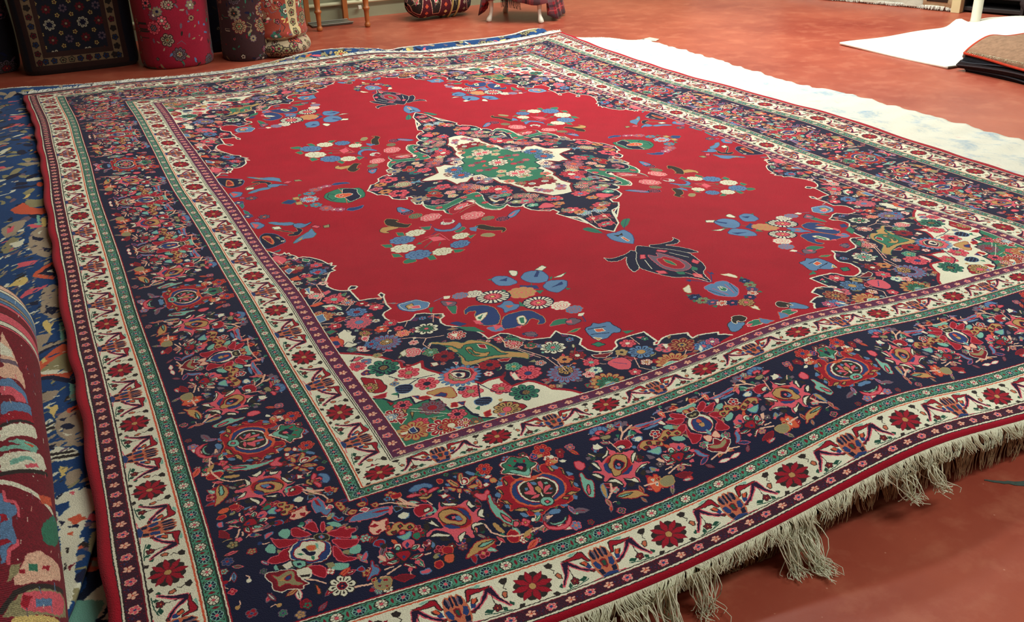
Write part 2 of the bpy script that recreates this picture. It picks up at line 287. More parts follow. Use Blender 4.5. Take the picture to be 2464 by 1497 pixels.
BORDER="""p RO 878 2050 883 2032 897 2029 906 2035 911 2052 928 2054 923 2069 923 2081 936 2091 924 2105 916 2111 927 2127 909 2129 892 2141 892 2156 876 2157 865 2164 846 2152 830 2152 820 2151 814 2163 805 2154 784 2151 782 2137 755 2131 769 2115 758 2097 771 2085 766 2058 777 2047 788 2049 795 2029 807 2027 815 2040 812 2053 829 2054 859 2052
p AK 901 2034 904 2048 904 2058 898 2054 898 2045
p AK 927 2060 923 2075 920 2079 918 2068 922 2059
p AK 931 2090 924 2105 914 2112 919 2098
p AK 918 2128 906 2136 887 2141 888 2132 904 2126
p AK 885 2141 875 2154 854 2154 861 2145 872 2144
p AK 797 2038 792 2057 786 2056 789 2041
p AK 770 2058 772 2072 769 2080 766 2065
p AK 767 2096 772 2116 756 2098 763 2101
p AK 793 2129 782 2137 764 2135 777 2126
p AK 807 2138 796 2146 788 2140 800 2135
p O 873 2046 891 2054 901 2070 906 2091 902 2111 889 2125 873 2136 855 2141 838 2140 821 2138 809 2137 796 2131 785 2118 779 2104 782 2087 789 2071 798 2061 813 2051 829 2054 857 2052
p M 874 2053 890 2061 899 2076 902 2093 896 2109 884 2123 868 2134 854 2134 822 2135 807 2129 795 2125 785 2108 784 2092 791 2077 800 2065 813 2056 828 2058 859 2058
p CR 860 2059 875 2061 884 2070 888 2085 886 2101 878 2115 866 2125 852 2130 831 2131 814 2123 802 2113 796 2100 798 2086 808 2071 820 2061 831 2060 846 2061
p K 859 2064 871 2066 879 2073 883 2085 881 2101 873 2114 861 2123 848 2126 832 2128 818 2122 807 2111 802 2097 805 2085 814 2073 825 2066 836 2064
p O 862 2053 849 2056 831 2053 827 2058 833 2064 847 2063 861 2062
p P 859 2067 852 2067 851 2086 854 2098 859 2099 860 2080
p P 875 2090 859 2089 851 2102 855 2106 865 2102 876 2095
p P 870 2112 860 2107 848 2106 845 2110 857 2115
p P 836 2074 827 2071 827 2087 837 2102 838 2095 838 2085
p P 835 2102 825 2091 812 2090 815 2098 825 2103 836 2110
p P 838 2108 822 2111 815 2114 824 2115 834 2112
p B 852 2067 843 2069 838 2076 841 2081 849 2078
p B 869 2079 862 2080 864 2087 870 2088
p T 824 2080 815 2081 815 2087 822 2086
p B 819 2100 812 2101 815 2106 820 2105
p AK 846 2084 838 2084 835 2096 840 2105 846 2104 849 2096 851 2089
s C 3 841 2104 842 2116
p TK 852 2122 845 2119 836 2120 826 2125 824 2134 827 2142 836 2145 847 2144 853 2137 855 2130
p PK 845 2130 837 2128 833 2136 841 2139
p CR 894 1988 877 1987 869 1981 858 1974 841 1987 835 1989 820 1987 822 2007 808 2020 819 2029 830 2033 839 2047 843 2058 852 2053 869 2037 888 2026 902 2020 895 2010 890 2007
p GK 886 1993 875 1991 867 1984 856 1977 843 1990 825 1992 824 2008 813 2020 822 2024 831 2027 840 2043 846 2049 860 2038 878 2025 897 2019 891 2012 884 2011 888 1999
p T 878 2015 863 2024 851 2035 843 2032 835 2025 838 2041 847 2049 863 2035 879 2022
p K 874 2016 860 2018 840 2016 839 2024 846 2034 856 2030 866 2020
p N 869 2011 859 2005 852 1999 848 2006 837 2008 836 2018 845 2021 859 2015
p P 858 2012 848 2013 845 2021 852 2026 856 2020
p R 857 1989 852 1991 852 1998 857 1997
p R 837 1997 831 1998 837 2008 839 2005
p R 878 1998 869 2001 868 2009 875 2003
f 26 6 R O M 784 1987
f 22 6 R O M 928 1990
p A 802 1995 787 2000 795 2007 802 2007
p CR 939 2014 928 2010 920 2017 928 2022 937 2021
p CR 951 2035 941 2030 934 2038 940 2043 949 2043
p M 941 2020 932 2024 931 2032 940 2033 945 2028
p AO 930 2025 919 2023 915 2034 922 2039 930 2036
p C 781 2011 771 2008 766 2018 775 2021
p C 763 2032 753 2032 747 2039 758 2042
p AO 783 2022 771 2024 766 2034 775 2037 782 2031
p RL 768 2017 762 2024 766 2031 771 2026
p B 922 2044 912 2039 907 2044 911 2055 922 2051
p B 937 2072 929 2067 924 2078 931 2084 938 2078
p B 929 2106 921 2109 922 2121 929 2116
p B 908 2141 899 2142 891 2154 899 2156 907 2150
p B 881 2152 869 2152 866 2161 876 2161
p B 788 2039 776 2044 772 2052 783 2054
p B 764 2069 753 2077 752 2083 764 2085
p B 762 2105 755 2111 757 2120 764 2120
p B 778 2138 771 2144 777 2154 783 2148
p B 818 2152 801 2156 801 2161 812 2160
p B 849 2159 834 2156 820 2165 830 2173 849 2168
s L 2 927 2052 911 2053
s L 2 941 2095 934 2086
p PN 699 2061 686 2066 677 2066 677 2077 672 2072 655 2063 631 2060 610 2070 603 2084 606 2110 580 2118 574 2126 583 2128 596 2120 614 2133 627 2143 621 2156 624 2170 634 2162 645 2144 655 2145 653 2156 661 2165 668 2165 663 2151 670 2135 680 2127 697 2136 700 2128 690 2117 700 2102 714 2096 702 2092 689 2101 688 2085 687 2072
p P 644 2032 642 2048 631 2060 639 2067 651 2061 646 2046
p P 614 2068 591 2073 601 2085 615 2092 615 2078
p CK 648 2045 645 2050 655 2063 670 2069 670 2063 659 2057
p CK 701 2066 690 2072 688 2088 688 2098 694 2092 699 2076
p CK 715 2099 702 2102 694 2121 706 2119 712 2107
p CK 696 2133 678 2132 670 2135 663 2151 663 2161 673 2147 686 2138
p CK 656 2138 642 2149 629 2148 626 2169 641 2156 651 2147
p CK 580 2123 596 2129 607 2130 620 2140 624 2138 611 2128 597 2121
p CK 601 2082 589 2079 603 2098 615 2112 611 2094
p K 680 2048 665 2048 659 2057 676 2060
p K 714 2080 705 2074 704 2087 713 2090
p K 713 2106 704 2116 700 2128 711 2120
p K 689 2139 674 2143 670 2154 683 2156 690 2145
p K 655 2158 642 2158 635 2164 649 2171 655 2164
p K 612 2140 600 2136 600 2150 610 2154 615 2145
p K 593 2089 585 2093 586 2110 594 2106
p RO 649 2066 632 2067 616 2081 615 2102 623 2122 638 2131 656 2129 674 2114 676 2094 669 2077
p M 676 2083 667 2081 668 2097 670 2116 680 2112 681 2098
p M 615 2112 627 2116 639 2124 656 2129 639 2134 624 2125
p AK 649 2069 630 2068 616 2081 622 2099 633 2114 646 2118 656 2129 669 2129 672 2121 668 2107 669 2090 659 2081
p NR 654 2090 644 2081 636 2089 633 2094 630 2102 639 2111 652 2115 658 2108 659 2101
p B 651 2095 651 2105 642 2106 648 2113 658 2107
p P 648 2095 641 2095 641 2102 647 2104
p RP 623 2035 612 2030 600 2032 588 2038 586 2054 596 2063 615 2059 625 2045 628 2036
p CK 624 2048 617 2044 606 2047 605 2058 614 2058 623 2064 623 2055
p M 621 2052 615 2054 616 2061 621 2061
p K 631 2056 609 2063 621 2070 627 2067
s L 3 631 2022 623 2064
s L 5 603 2029 589 2011 557 1996
s L 4 589 2011 582 1988
s L 3 595 2031 580 2027
p RB 597 1972 590 1979 575 1975 581 1988 593 1984
p T 578 2017 563 2005 576 2025 583 2026
p G 566 2011 559 2027 573 2025
p P 561 2006 550 2016 547 2035 558 2025
p BP 555 2001 532 2002 508 2007 472 2006 495 2018 519 2017 544 2015
p R 547 2011 523 2010 503 2013 529 2017
p B 543 2023 515 2019 493 2023 518 2029 537 2026
p BM 661 1980 653 1968 639 1963 621 1968 612 1980 619 1990 629 1980 646 1983 658 1985
s M 1.5 648 1971 646 1983
s M 1.5 633 1968 637 1980
s M 1.5 622 1971 627 1981
p PR 648 1986 642 1979 629 1980 626 1989 633 1997 644 1993
p PR 670 1998 656 1992 643 2000 638 2006 648 2005 664 2003
p PR 628 1996 609 1990 590 1993 607 1996 625 2001
p HK 644 2000 627 2000 616 2005 623 2017 637 2014 644 2007
p K 639 1988 629 1989 631 1998 639 1994
p C 669 2015 664 2021 657 2016 656 2027 651 2036 663 2036 670 2035 675 2029
p B 675 2032 669 2037 675 2045 678 2040
p CB 580 2038 569 2036 555 2040 556 2051 569 2055 578 2048
p M 578 2039 572 2042 577 2047
f 17 5 R C M 522 2049
s L 3 530 2055 535 2065
p AR 578 2069 561 2055 546 2060 525 2071 520 2088 530 2093 541 2080 558 2079 569 2088 576 2077
p DK 554 2063 544 2066 547 2077 555 2073
p DK 533 2074 525 2078 531 2086 537 2082
p DK 567 2074 555 2077 560 2085 568 2081
p P 553 2078 537 2086 545 2096 556 2089
p TB 568 2091 552 2091 531 2090 540 2110 551 2111 562 2098
p Q 575 2099 565 2104 559 2117 574 2116
p HB 586 2137 576 2142 574 2153 588 2151
p P 576 2147 568 2153 574 2158 579 2152
p OR 608 2165 598 2160 592 2167 589 2158 580 2163 583 2178 568 2179 570 2191 567 2206 580 2208 591 2202 601 2210 610 2208 611 2192 613 2179
p MC 601 2171 593 2172 598 2178
p MC 594 2183 590 2184 595 2194 598 2190
p MC 582 2184 578 2190 580 2197 583 2192
p AK 589 2175 582 2176 582 2183 589 2181
p AR 695 2180 680 2174 661 2176 641 2184 633 2197 625 2213 641 2202 657 2204 684 2191
p TK 693 2181 674 2181 652 2186 668 2188 687 2187
s L 5 688 2143 696 2164 712 2178
s L 4 682 2158 696 2164
p AB 713 2138 701 2134 706 2163 716 2177 718 2163
p TR 738 2086 731 2086 732 2108 721 2115 721 2128 729 2143 737 2161 744 2161 751 2155 752 2133 744 2102
p PK 735 2122 733 2129 741 2150 749 2151 744 2134
p PR 734 2048 721 2052 714 2063 718 2075 731 2081 739 2069
p Q 704 2047 693 2049 695 2058 704 2057
s L 3 692 2039 683 2053
p G 607 2010 597 2011 607 2025
p Q 567 1975 559 1979 567 1995 572 1989
p RP 407 2025 389 2000 385 2022 377 2031 398 2035
p RP 398 2035 375 2033 368 2026 357 2023 358 2043 375 2045 392 2043
p T 352 2033 335 2039 338 2053 353 2059 361 2054
p T 345 2077 328 2076 326 2090 335 2100 347 2097 354 2091
p H 358 2085 352 2093 354 2104 362 2095
p T 496 2037 482 2035 471 2043 472 2055 490 2052
p H 471 2043 459 2055 470 2060 476 2056
p T 496 2077 479 2080 467 2092 470 2101 485 2099 496 2087
p H 466 2081 447 2098 463 2098
p T 440 2005 428 1995 406 2004 404 2014 418 2014 432 2014
p AR 424 2010 412 2013 414 2025 426 2022
p T 378 2015 364 2020 365 2026 377 2023
p T 473 2019 461 2017 463 2026
p RP 388 2045 371 2052 353 2059 338 2057 327 2060 332 2073 351 2082 366 2080 376 2061
p RP 372 2080 366 2088 363 2106 344 2122 362 2122 376 2113 384 2108
p RP 459 2003 440 2013 427 2029 433 2038 450 2031 460 2018
p RP 483 2023 464 2027 445 2031 435 2041 453 2050 466 2044
p RP 497 2060 486 2070 469 2068 465 2055 447 2053 443 2060 459 2078 478 2078 496 2072
p RP 443 2056 446 2070 449 2087 437 2098 427 2108 446 2123 464 2122 459 2104 457 2083
p CK 407 2044 391 2050 379 2065 374 2083 376 2098 389 2113 408 2112 424 2104 437 2090 442 2072 438 2055 430 2044 419 2042
p MR 405 2051 392 2055 389 2073 381 2094 391 2107 408 2104 422 2100 434 2089 433 2070 426 2054 418 2049
p O 413 2054 402 2059 403 2069 414 2070 417 2064
p A 414 2070 400 2064 395 2074 400 2082 413 2086 418 2075
p N 410 2066 405 2067 408 2073 413 2072
p KC 428 2030 420 2025 410 2027 402 2036 405 2047 415 2049 427 2042
p H 420 2035 414 2033 410 2040 416 2042
p TB 411 2095 400 2096 395 2109 400 2117 411 2118 415 2108
p RK 406 2102 400 2106 406 2112
p LR 430 2108 409 2119 412 2128 422 2137 430 2132
p T 438 2124 426 2135 433 2141
p T 370 2125 363 2129 372 2142 378 2140
p LR 385 2111 372 2124 381 2139 395 2127
p DC 406 2127 393 2133 370 2143 362 2151 366 2161 370 2169 383 2172 396 2185 411 2183 423 2173 436 2165 443 2153 436 2147 437 2139 420 2146 417 2137
p HR 407 2128 397 2130 391 2142 379 2149 364 2151 380 2167 396 2171 399 2180 409 2167 418 2165 432 2157 436 2147 427 2145 412 2154 409 2149
p MR 408 2139 393 2140 392 2152 405 2151
p K 406 2158 398 2163 401 2172
p BR 339 2137 330 2143 325 2157 334 2167 342 2162 357 2174 354 2161
p BR 471 2134 461 2143 457 2159 445 2174 463 2170 472 2154
f 17 5 R C G 305 2049
p A 354 1989 341 1988 334 1998 341 2005 353 1998
p A 331 1977 319 1975 315 1986 323 1994 332 1987
p A 308 1988 294 1989 295 2002 304 2005 311 1998
p DK 347 1991 341 1996 346 1999
p DK 326 1982 319 1985 325 1990
p DK 305 1993 297 1998 304 2000
p T 347 1980 335 1979 335 1988 345 1986
p T 311 1981 303 1982 310 1991 315 1990
p P 324 1991 314 1998 319 2006 328 2002
p C 326 1994 320 1998 324 2001
p P 371 2201 360 2199 355 2208 363 2213
s L 4 449 2185 426 2178 409 2185
s L 4 383 2176 355 2183
p RK 321 2093 309 2089 299 2096 299 2108 311 2110
p K 301 2098 295 2111 305 2112
p AB 328 2109 320 2114 321 2125 331 2119
p AB 486 2110 478 2115 479 2125 488 2127
p PK 508 2091 491 2100 494 2110 506 2114 515 2102
s L 3 478 1991 444 1998 404 2001 359 1990
p PB 494 1986 480 1981 468 1979 478 1986
p P 385 1978 365 1982 352 1988 373 1985
p Q 420 1977 402 1975 394 1983 410 1984
p Q 458 1981 448 1978 436 1981 455 1989
p PN 1110 2073 1093 2075 1083 2076 1066 2065 1059 2046 1053 2043 1057 2060 1039 2064 1017 2067 997 2060 992 2071 1004 2079 999 2101 990 2093 976 2093 992 2104 991 2119 979 2133 994 2127 1006 2134 1018 2137 1019 2167 1030 2166 1034 2150 1047 2156 1059 2169 1064 2161 1064 2144 1072 2130 1091 2117 1111 2131 1115 2126 1110 2117 1093 2110 1072 2118 1076 2105 1078 2087 1091 2081 1108 2080
p RO 1068 2073 1048 2066 1024 2073 1007 2086 1007 2116 1016 2132 1039 2134 1061 2123 1074 2106
p M 1071 2110 1053 2115 1037 2130 1050 2130 1066 2121
p M 1028 2076 1015 2083 1008 2101 1012 2122 1016 2109 1022 2089
p AK 1069 2076 1049 2069 1033 2079 1023 2092 1017 2112 1024 2123 1036 2127 1049 2116 1066 2109 1072 2089
p NR 1060 2091 1043 2087 1032 2094 1027 2110 1031 2115 1046 2106 1056 2099
p B 1040 2097 1031 2097 1028 2113 1040 2108
p P 1046 2094 1039 2095 1040 2103 1047 2103
p CK 1054 2045 1046 2053 1021 2064 1025 2070 1047 2062
p CK 1005 2075 994 2064 993 2080 986 2086 999 2089
p CK 995 2112 983 2099 972 2100 982 2114 981 2123 989 2120
p CK 1015 2130 1002 2129 986 2139 999 2139 1014 2139 1015 2166 1017 2157 1017 2140
p CK 1053 2149 1031 2143 1041 2156 1052 2168 1055 2164
p CK 1110 2129 1093 2124 1074 2135 1063 2142 1073 2144 1091 2136
p CK 1105 2084 1093 2093 1088 2086 1083 2102 1077 2114 1087 2107
p K 1038 2049 1024 2049 1014 2059 1024 2060
p K 988 2073 976 2081 975 2090 985 2086
p K 1108 2092 1098 2094 1099 2110 1110 2111
p K 1090 2139 1076 2142 1070 2153 1086 2152
p K 1038 2160 1029 2164 1032 2173 1044 2170
p K 1003 2143 991 2142 993 2156 1006 2156
p K 975 2114 969 2119 977 2128
p RP 1114 2047 1104 2036 1089 2037 1074 2046 1076 2064 1092 2066 1109 2071 1114 2060
p CK 1094 2053 1083 2052 1078 2057 1087 2062 1095 2062
p T 1073 2050 1067 2068 1077 2072 1096 2070 1087 2065 1075 2067
s L 4 1132 2001 1124 2019 1100 2038
s L 3 1125 2033 1109 2039
s L 3 1078 2032 1072 2047
p AR 1018 1986 1004 1996 997 2015 1005 2022 1016 2004
p AR 985 1978 976 1984 985 2001 994 2013 995 1996
p AR 964 2000 948 2007 965 2016 983 2025 982 2018
p AR 984 2028 969 2024 955 2032 974 2038
p AR 1031 2008 1015 2014 1006 2025 1017 2030 1025 2016
p AR 1008 2024 997 2027 1002 2039 1009 2034
p AR 994 2030 983 2036 981 2045 992 2043
p RC 990 2002 981 1996 972 2003 975 2015 982 2018 993 2017
p C 987 2005 981 2003 979 2010 988 2016
p B 974 1982 963 1981 952 1995 957 2001 966 1994
p B 1002 1983 992 1984 998 1993
p B 1026 1999 1017 2000 1016 2010 1024 2007
p B 960 2015 952 2018 957 2024
p B 970 2034 963 2038 969 2042
p B 1025 2016 1017 2020 1021 2024
p B 993 2038 985 2042 991 2045
s N 1.5 1011 1996 1002 2015
s N 1.5 984 1987 989 2006
s N 1.5 958 2009 979 2020
p C 998 2020 992 2020 992 2026 997 2025
s L 3 1006 2039 1011 2051
p CR 1052 2024 1041 2029 1035 2023 1033 2032 1026 2037 1038 2038 1045 2040 1045 2033
p BM 1106 1986 1095 1978 1078 1975 1060 1980 1050 1992 1057 1999 1070 1990 1086 1996 1100 1994
p PR 1086 1996 1077 1991 1067 1996 1069 2007 1078 2006
p PR 1116 2002 1102 1998 1085 2006 1082 2012 1097 2010 1112 2007
p PR 1072 2009 1057 1999 1039 2004 1052 2009 1067 2013
p AK 1094 2015 1085 2013 1076 2020 1060 2014 1063 2022 1074 2027 1088 2023
p K 1083 1997 1075 1997 1074 2006 1082 2004
p RO 1038 1977 1024 1983 1027 1992 1036 1995 1039 1986
p PR 980 2056 971 2052 961 2061 947 2050 943 2058 949 2067 959 2079 970 2078 976 2066
p CB 1146 2052 1137 2044 1125 2049 1127 2060 1139 2064
p BK 1115 2155 1104 2142 1103 2157 1111 2162
p T 1387 1994 1377 1983 1362 1987 1363 2006 1373 2017 1382 2006
p T 1420 2028 1409 2015 1400 2019 1398 2036 1403 2049 1414 2040
p H 1396 2037 1389 2046 1393 2057 1399 2048
p T 1253 2063 1244 2067 1244 2076 1255 2071
p T 1265 2095 1248 2091 1242 2097 1249 2117 1261 2115 1269 2108
p H 1282 2097 1266 2098 1270 2111 1280 2106
p T 1304 2121 1286 2129 1275 2136 1283 2146 1302 2144 1313 2133
p H 1320 2116 1305 2118 1302 2130 1315 2133
p T 1346 1985 1331 1990 1340 1995
p T 1290 2004 1271 2010 1261 2025 1272 2029 1285 2016
p A 1295 2018 1283 2017 1280 2028 1294 2034
p RP 1359 1989 1351 1988 1340 2003 1324 2026 1336 2026 1347 2024 1362 2013
p RP 1335 1996 1318 1987 1311 1989 1310 2004 1311 2026 1322 2017 1330 2003
p RP 1304 2010 1299 2000 1294 1997 1293 2006 1298 2026 1305 2029
p RP 1402 1996 1396 2006 1387 2010 1366 2021 1350 2029 1365 2037 1381 2038 1392 2036 1398 2024
p RP 1298 2035 1281 2034 1256 2031 1261 2041 1239 2045 1240 2054 1253 2057 1254 2068 1268 2062 1289 2049
p RP 1291 2057 1273 2065 1248 2077 1241 2080 1248 2091 1261 2094 1277 2093 1285 2081 1292 2066
p RP 1294 2074 1286 2083 1282 2105 1278 2113 1257 2128 1273 2129 1289 2125 1299 2112 1298 2092
p RP 1422 2063 1410 2054 1400 2056 1388 2044 1372 2042 1380 2060 1380 2077 1397 2078 1412 2075
p RP 1353 2111 1344 2111 1328 2116 1320 2133 1329 2153 1340 2143 1349 2131
p CD 1326 2034 1346 2030 1363 2035 1378 2049 1381 2074 1370 2091 1350 2103 1328 2110 1312 2106 1301 2094 1296 2076 1298 2060 1309 2048
p M 1328 2038 1349 2032 1364 2040 1375 2056 1378 2076 1363 2088 1350 2103 1328 2107 1315 2104 1303 2090 1298 2072 1302 2058 1313 2050
p CR 1328 2043 1348 2036 1354 2048 1365 2052 1371 2064 1370 2076 1354 2089 1345 2099 1326 2100 1327 2090 1311 2080 1305 2063 1312 2053
p OA 1344 2056 1336 2054 1325 2059 1326 2070 1335 2072 1343 2066
p N 1354 2057 1345 2059 1342 2072 1328 2076 1332 2085 1341 2084 1350 2074
p T 1324 2053 1319 2056 1323 2075 1325 2065
p G 1364 2067 1355 2069 1351 2076 1360 2074
p G 1340 2084 1333 2088 1337 2098 1341 2093
p KH 1322 2030 1308 2029 1293 2041 1295 2055 1310 2054 1323 2042
p PB 1313 2037 1306 2036 1304 2045 1311 2046
p C 1399 2086 1379 2081 1378 2095 1391 2101
p K 1406 2083 1396 2087 1396 2098 1404 2092
p T 1413 2082 1407 2079 1405 2095 1412 2094
p C 1374 2109 1351 2111 1347 2126 1355 2142 1373 2137 1375 2122
p K 1372 2126 1352 2130 1356 2136 1370 2133
p TK 1378 2084 1368 2083 1353 2093 1354 2106 1368 2109 1377 2099
p N 1370 2092 1363 2094 1362 2100 1370 2099
p DC 1432 2093 1413 2096 1391 2101 1374 2109 1375 2125 1368 2142 1358 2154 1371 2154 1373 2163 1385 2158 1398 2152 1415 2155 1427 2139 1424 2124 1433 2106
p HR 1423 2100 1408 2112 1402 2107 1386 2103 1377 2113 1383 2132 1367 2153 1383 2151 1399 2136 1416 2141 1414 2123
p A 1411 2125 1404 2117 1390 2113 1386 2122 1397 2129
p MR 1400 2122 1393 2117 1386 2117 1388 2127 1397 2130
s L 4 1362 2141 1346 2151 1331 2166
f 33 8 C K D 1304 2184
f 12 6 N R O 1304 2184
f 10 5 R A D 1364 1913
p RB 1274 1993 1268 1991 1263 2005 1254 2001 1255 2012 1266 2013 1273 2003
p PB 1413 1997 1410 1982 1394 1980 1395 1988 1407 1994
p OK 1351 2173 1351 2157 1344 2173 1344 2189 1352 2186
p P 1167 2124 1153 2118 1140 2124 1140 2135 1152 2141 1163 2142
p M 1161 2132 1154 2125 1152 2133 1158 2141
p CR 1185 2130 1178 2120 1169 2124 1167 2135 1173 2143 1183 2136
p TK 1182 2132 1175 2127 1171 2137 1177 2142 1183 2137
p CR 1155 2145 1144 2137 1131 2141 1134 2148 1148 2154
p TK 1153 2146 1144 2142 1136 2143 1147 2151
p CR 1161 2168 1149 2162 1131 2166 1140 2173 1153 2174 1162 2171
p TK 1159 2168 1148 2165 1138 2166 1148 2171
p CR 1174 2176 1158 2190 1159 2198 1171 2187 1180 2181
p TK 1173 2179 1162 2184 1160 2191
p CR 1210 2164 1198 2158 1183 2161 1185 2168 1198 2171
p TK 1203 2161 1191 2161 1184 2165 1197 2166
p CR 1205 2133 1191 2136 1188 2151 1194 2157 1204 2156
p TK 1202 2137 1193 2141 1188 2152 1199 2152
p RK 1186 2144 1173 2143 1158 2147 1155 2156 1164 2166 1175 2173 1180 2165 1186 2152
p MR 1176 2156 1169 2155 1168 2162 1175 2167
p K 1184 2169 1176 2171 1180 2176
p O 1182 2106 1174 2112 1172 2121 1182 2120
p P 1140 2149 1129 2153 1130 2161 1138 2161
p P 1196 2125 1186 2127 1191 2133
p L 1223 2139 1212 2138 1206 2152 1209 2159 1216 2150
p P 1156 2178 1144 2180 1148 2189 1157 2185
p AR 1187 2083 1176 2080 1161 2065 1149 2067 1144 2079 1130 2076 1124 2090 1131 2099 1145 2096 1156 2088 1166 2095 1179 2096 1184 2093
p RK 1158 2076 1151 2074 1149 2082 1157 2085
p RK 1141 2086 1133 2085 1132 2093 1140 2093
p DK 1176 2087 1165 2086 1166 2094 1174 2094
p PR 1161 2092 1149 2094 1152 2104 1162 2100
p TB 1169 2103 1157 2105 1136 2099 1146 2118 1157 2119 1165 2110
p LR 1215 2056 1205 2045 1201 2038 1195 2047 1182 2046 1171 2045 1172 2060 1183 2068 1180 2078 1192 2078 1203 2086 1216 2074
p R 1212 2054 1199 2051 1193 2060 1204 2061
p R 1178 2052 1172 2054 1180 2066
p R 1205 2073 1193 2069 1191 2073 1201 2080
p RB 1221 2106 1212 2096 1200 2098 1194 2104 1198 2119 1212 2116
p K 1208 2112 1194 2112 1196 2123 1204 2125
p M 1207 2107 1201 2107 1200 2112 1207 2114
p PB 1252 2135 1246 2124 1236 2117 1236 2125 1242 2137 1251 2140
p BR 1237 2147 1232 2144 1233 2160 1223 2172 1232 2184 1242 2183 1258 2194 1250 2179 1241 2167
p RB 1267 2156 1256 2150 1251 2160 1256 2166 1265 2162
p HA 1246 2199 1237 2195 1225 2194 1211 2198 1214 2215 1223 2224 1241 2221 1248 2211
p RA 1248 2191 1239 2189 1241 2198 1248 2198
p M 1237 2193 1230 2198 1235 2206 1238 2202
p R 1227 2199 1219 2200 1219 2205 1227 2204
p D 1241 2209 1234 2210 1238 2215
p R 1228 2215 1222 2216 1224 2221
p DR 1208 2202 1192 2200 1174 2207 1165 2216 1181 2217 1191 2221 1200 2213
s L 5 1282 2197 1251 2201
s L 4 1216 2190 1185 2179
s L 4 1216 2177 1200 2176
p PB 1155 2207 1148 2207 1135 2205 1132 2214 1141 2218 1154 2215
p GR 1139 2110 1128 2106 1121 2111 1123 2122 1133 2129 1139 2121
s L 4 1131 2171 1120 2170
p RO 1094 2168 1082 2165 1072 2174 1077 2186 1086 2188 1096 2179
p OK 1098 2186 1077 2186 1077 2200 1090 2211 1102 2202
p RO 1119 2195 1106 2195 1104 2209 1117 2215 1124 2207
p HK 1120 2181 1112 2175 1101 2177 1106 2189 1117 2190
p M 1108 2180 1101 2182 1106 2189
p AR 1062 2211 1040 2189 1019 2175 994 2179 981 2187 998 2200 1021 2202 1041 2208
p TK 1025 2190 1009 2184 983 2186 997 2192 1018 2195
p RO 956 2183 945 2173 934 2180 933 2198 943 2210 957 2205 960 2192
s L 4 989 2141 984 2166 964 2185 932 2195 903 2195 875 2189
p A 974 2144 965 2144 961 2161 956 2177 966 2173 973 2162
p A 929 2205 920 2191 899 2185 911 2201
p TR 953 2066 945 2068 949 2090 944 2111 934 2127 929 2153 918 2154 916 2170 929 2173 941 2163 954 2140 961 2119 961 2095
p PK 947 2124 941 2130 931 2152 936 2159 946 2143
p PK 930 2155 918 2160 924 2172 935 2171
p BP 1249 2023 1232 2008 1210 2009 1183 2008 1154 2015 1153 2026 1178 2034 1208 2033 1235 2027
p R 1197 2018 1173 2017 1157 2024 1175 2025
p P 1159 2016 1150 2014 1157 2037 1166 2039
p AR 1242 1993 1230 1988 1220 1997 1229 2006 1241 2004
p AR 1219 1977 1204 1974 1196 1985 1205 1991 1215 1989
p AR 1192 1991 1178 1990 1175 2002 1187 2006
p D 1236 1994 1226 1997 1230 2002
p D 1213 1980 1202 1982 1206 1988
p D 1188 1994 1180 1996 1184 2003
p PC 1218 1998 1206 1994 1197 2002 1208 2010
p BR 1299 1934 1288 1925 1275 1925 1266 1941 1267 1962 1276 1979 1285 1985 1293 1963
p RO 1285 1938 1278 1946 1275 1961 1280 1963
p AR 1258 1926 1249 1927 1249 1943 1258 1945
p AR 1244 1942 1231 1941 1229 1957 1241 1962
p AR 1259 1963 1245 1963 1241 1979 1253 1984
p D 1256 1931 1250 1935 1253 1942
p D 1241 1945 1233 1949 1238 1956
p D 1255 1967 1247 1969 1251 1976
p PC 1265 1945 1254 1947 1253 1959 1262 1961
s L 4 1174 1999 1151 2005 1105 2036
s L 4 1129 2000 1119 2018 1103 2035
p RO 1146 1981 1134 1985 1123 1982 1123 1996 1133 1998 1144 1996
p C 1152 2049 1137 2043 1125 2049 1131 2061 1143 2062
p KB 1151 2020 1141 2021 1133 2032 1150 2037
p PR 869 2175 866 2193 850 2204 832 2204 818 2194 811 2183 811 2196 819 2209 838 2216 861 2209 873 2196
p TK 864 2183 850 2193 832 2194 817 2184 823 2195 838 2201 855 2197
s L 4 860 2176 846 2172 858 2171
p P 507 2107 493 2101 480 2107 480 2118 492 2124 503 2125
p M 501 2115 494 2108 492 2116 498 2124
p CR 525 2113 518 2103 509 2107 507 2118 513 2126 523 2119
p TK 522 2115 515 2110 511 2120 517 2125 523 2120
p CR 495 2128 484 2120 471 2124 474 2131 488 2137
p TK 493 2129 484 2125 476 2126 487 2134
p CR 501 2151 489 2145 471 2149 480 2156 493 2157 502 2154
p TK 499 2151 488 2148 478 2149 488 2154
p CR 514 2159 498 2173 499 2181 511 2170 520 2164
p TK 513 2162 502 2167 500 2174
p CR 550 2147 538 2141 523 2144 525 2151 538 2154
p TK 543 2144 531 2144 524 2148 537 2149
p CR 545 2116 531 2119 528 2134 534 2140 544 2139
p TK 542 2120 533 2124 528 2135 539 2135
p RK 526 2127 513 2126 498 2130 495 2139 504 2149 515 2156 520 2148 526 2135
p MR 516 2139 509 2138 508 2145 515 2150
p K 524 2152 516 2154 520 2159
p O 522 2089 514 2095 512 2104 522 2103
p P 480 2132 469 2136 470 2144 478 2144
p P 536 2108 526 2110 531 2116
p L 563 2122 552 2121 546 2135 549 2142 556 2133
p P 496 2161 484 2163 488 2172 497 2168
p AR 527 2066 516 2063 501 2048 489 2050 484 2062 470 2059 464 2073 471 2082 485 2079 496 2071 506 2078 519 2079 524 2076
p RK 498 2059 491 2057 489 2065 497 2068
p RK 481 2069 473 2068 472 2076 480 2076
p DK 516 2070 505 2069 506 2077 514 2077
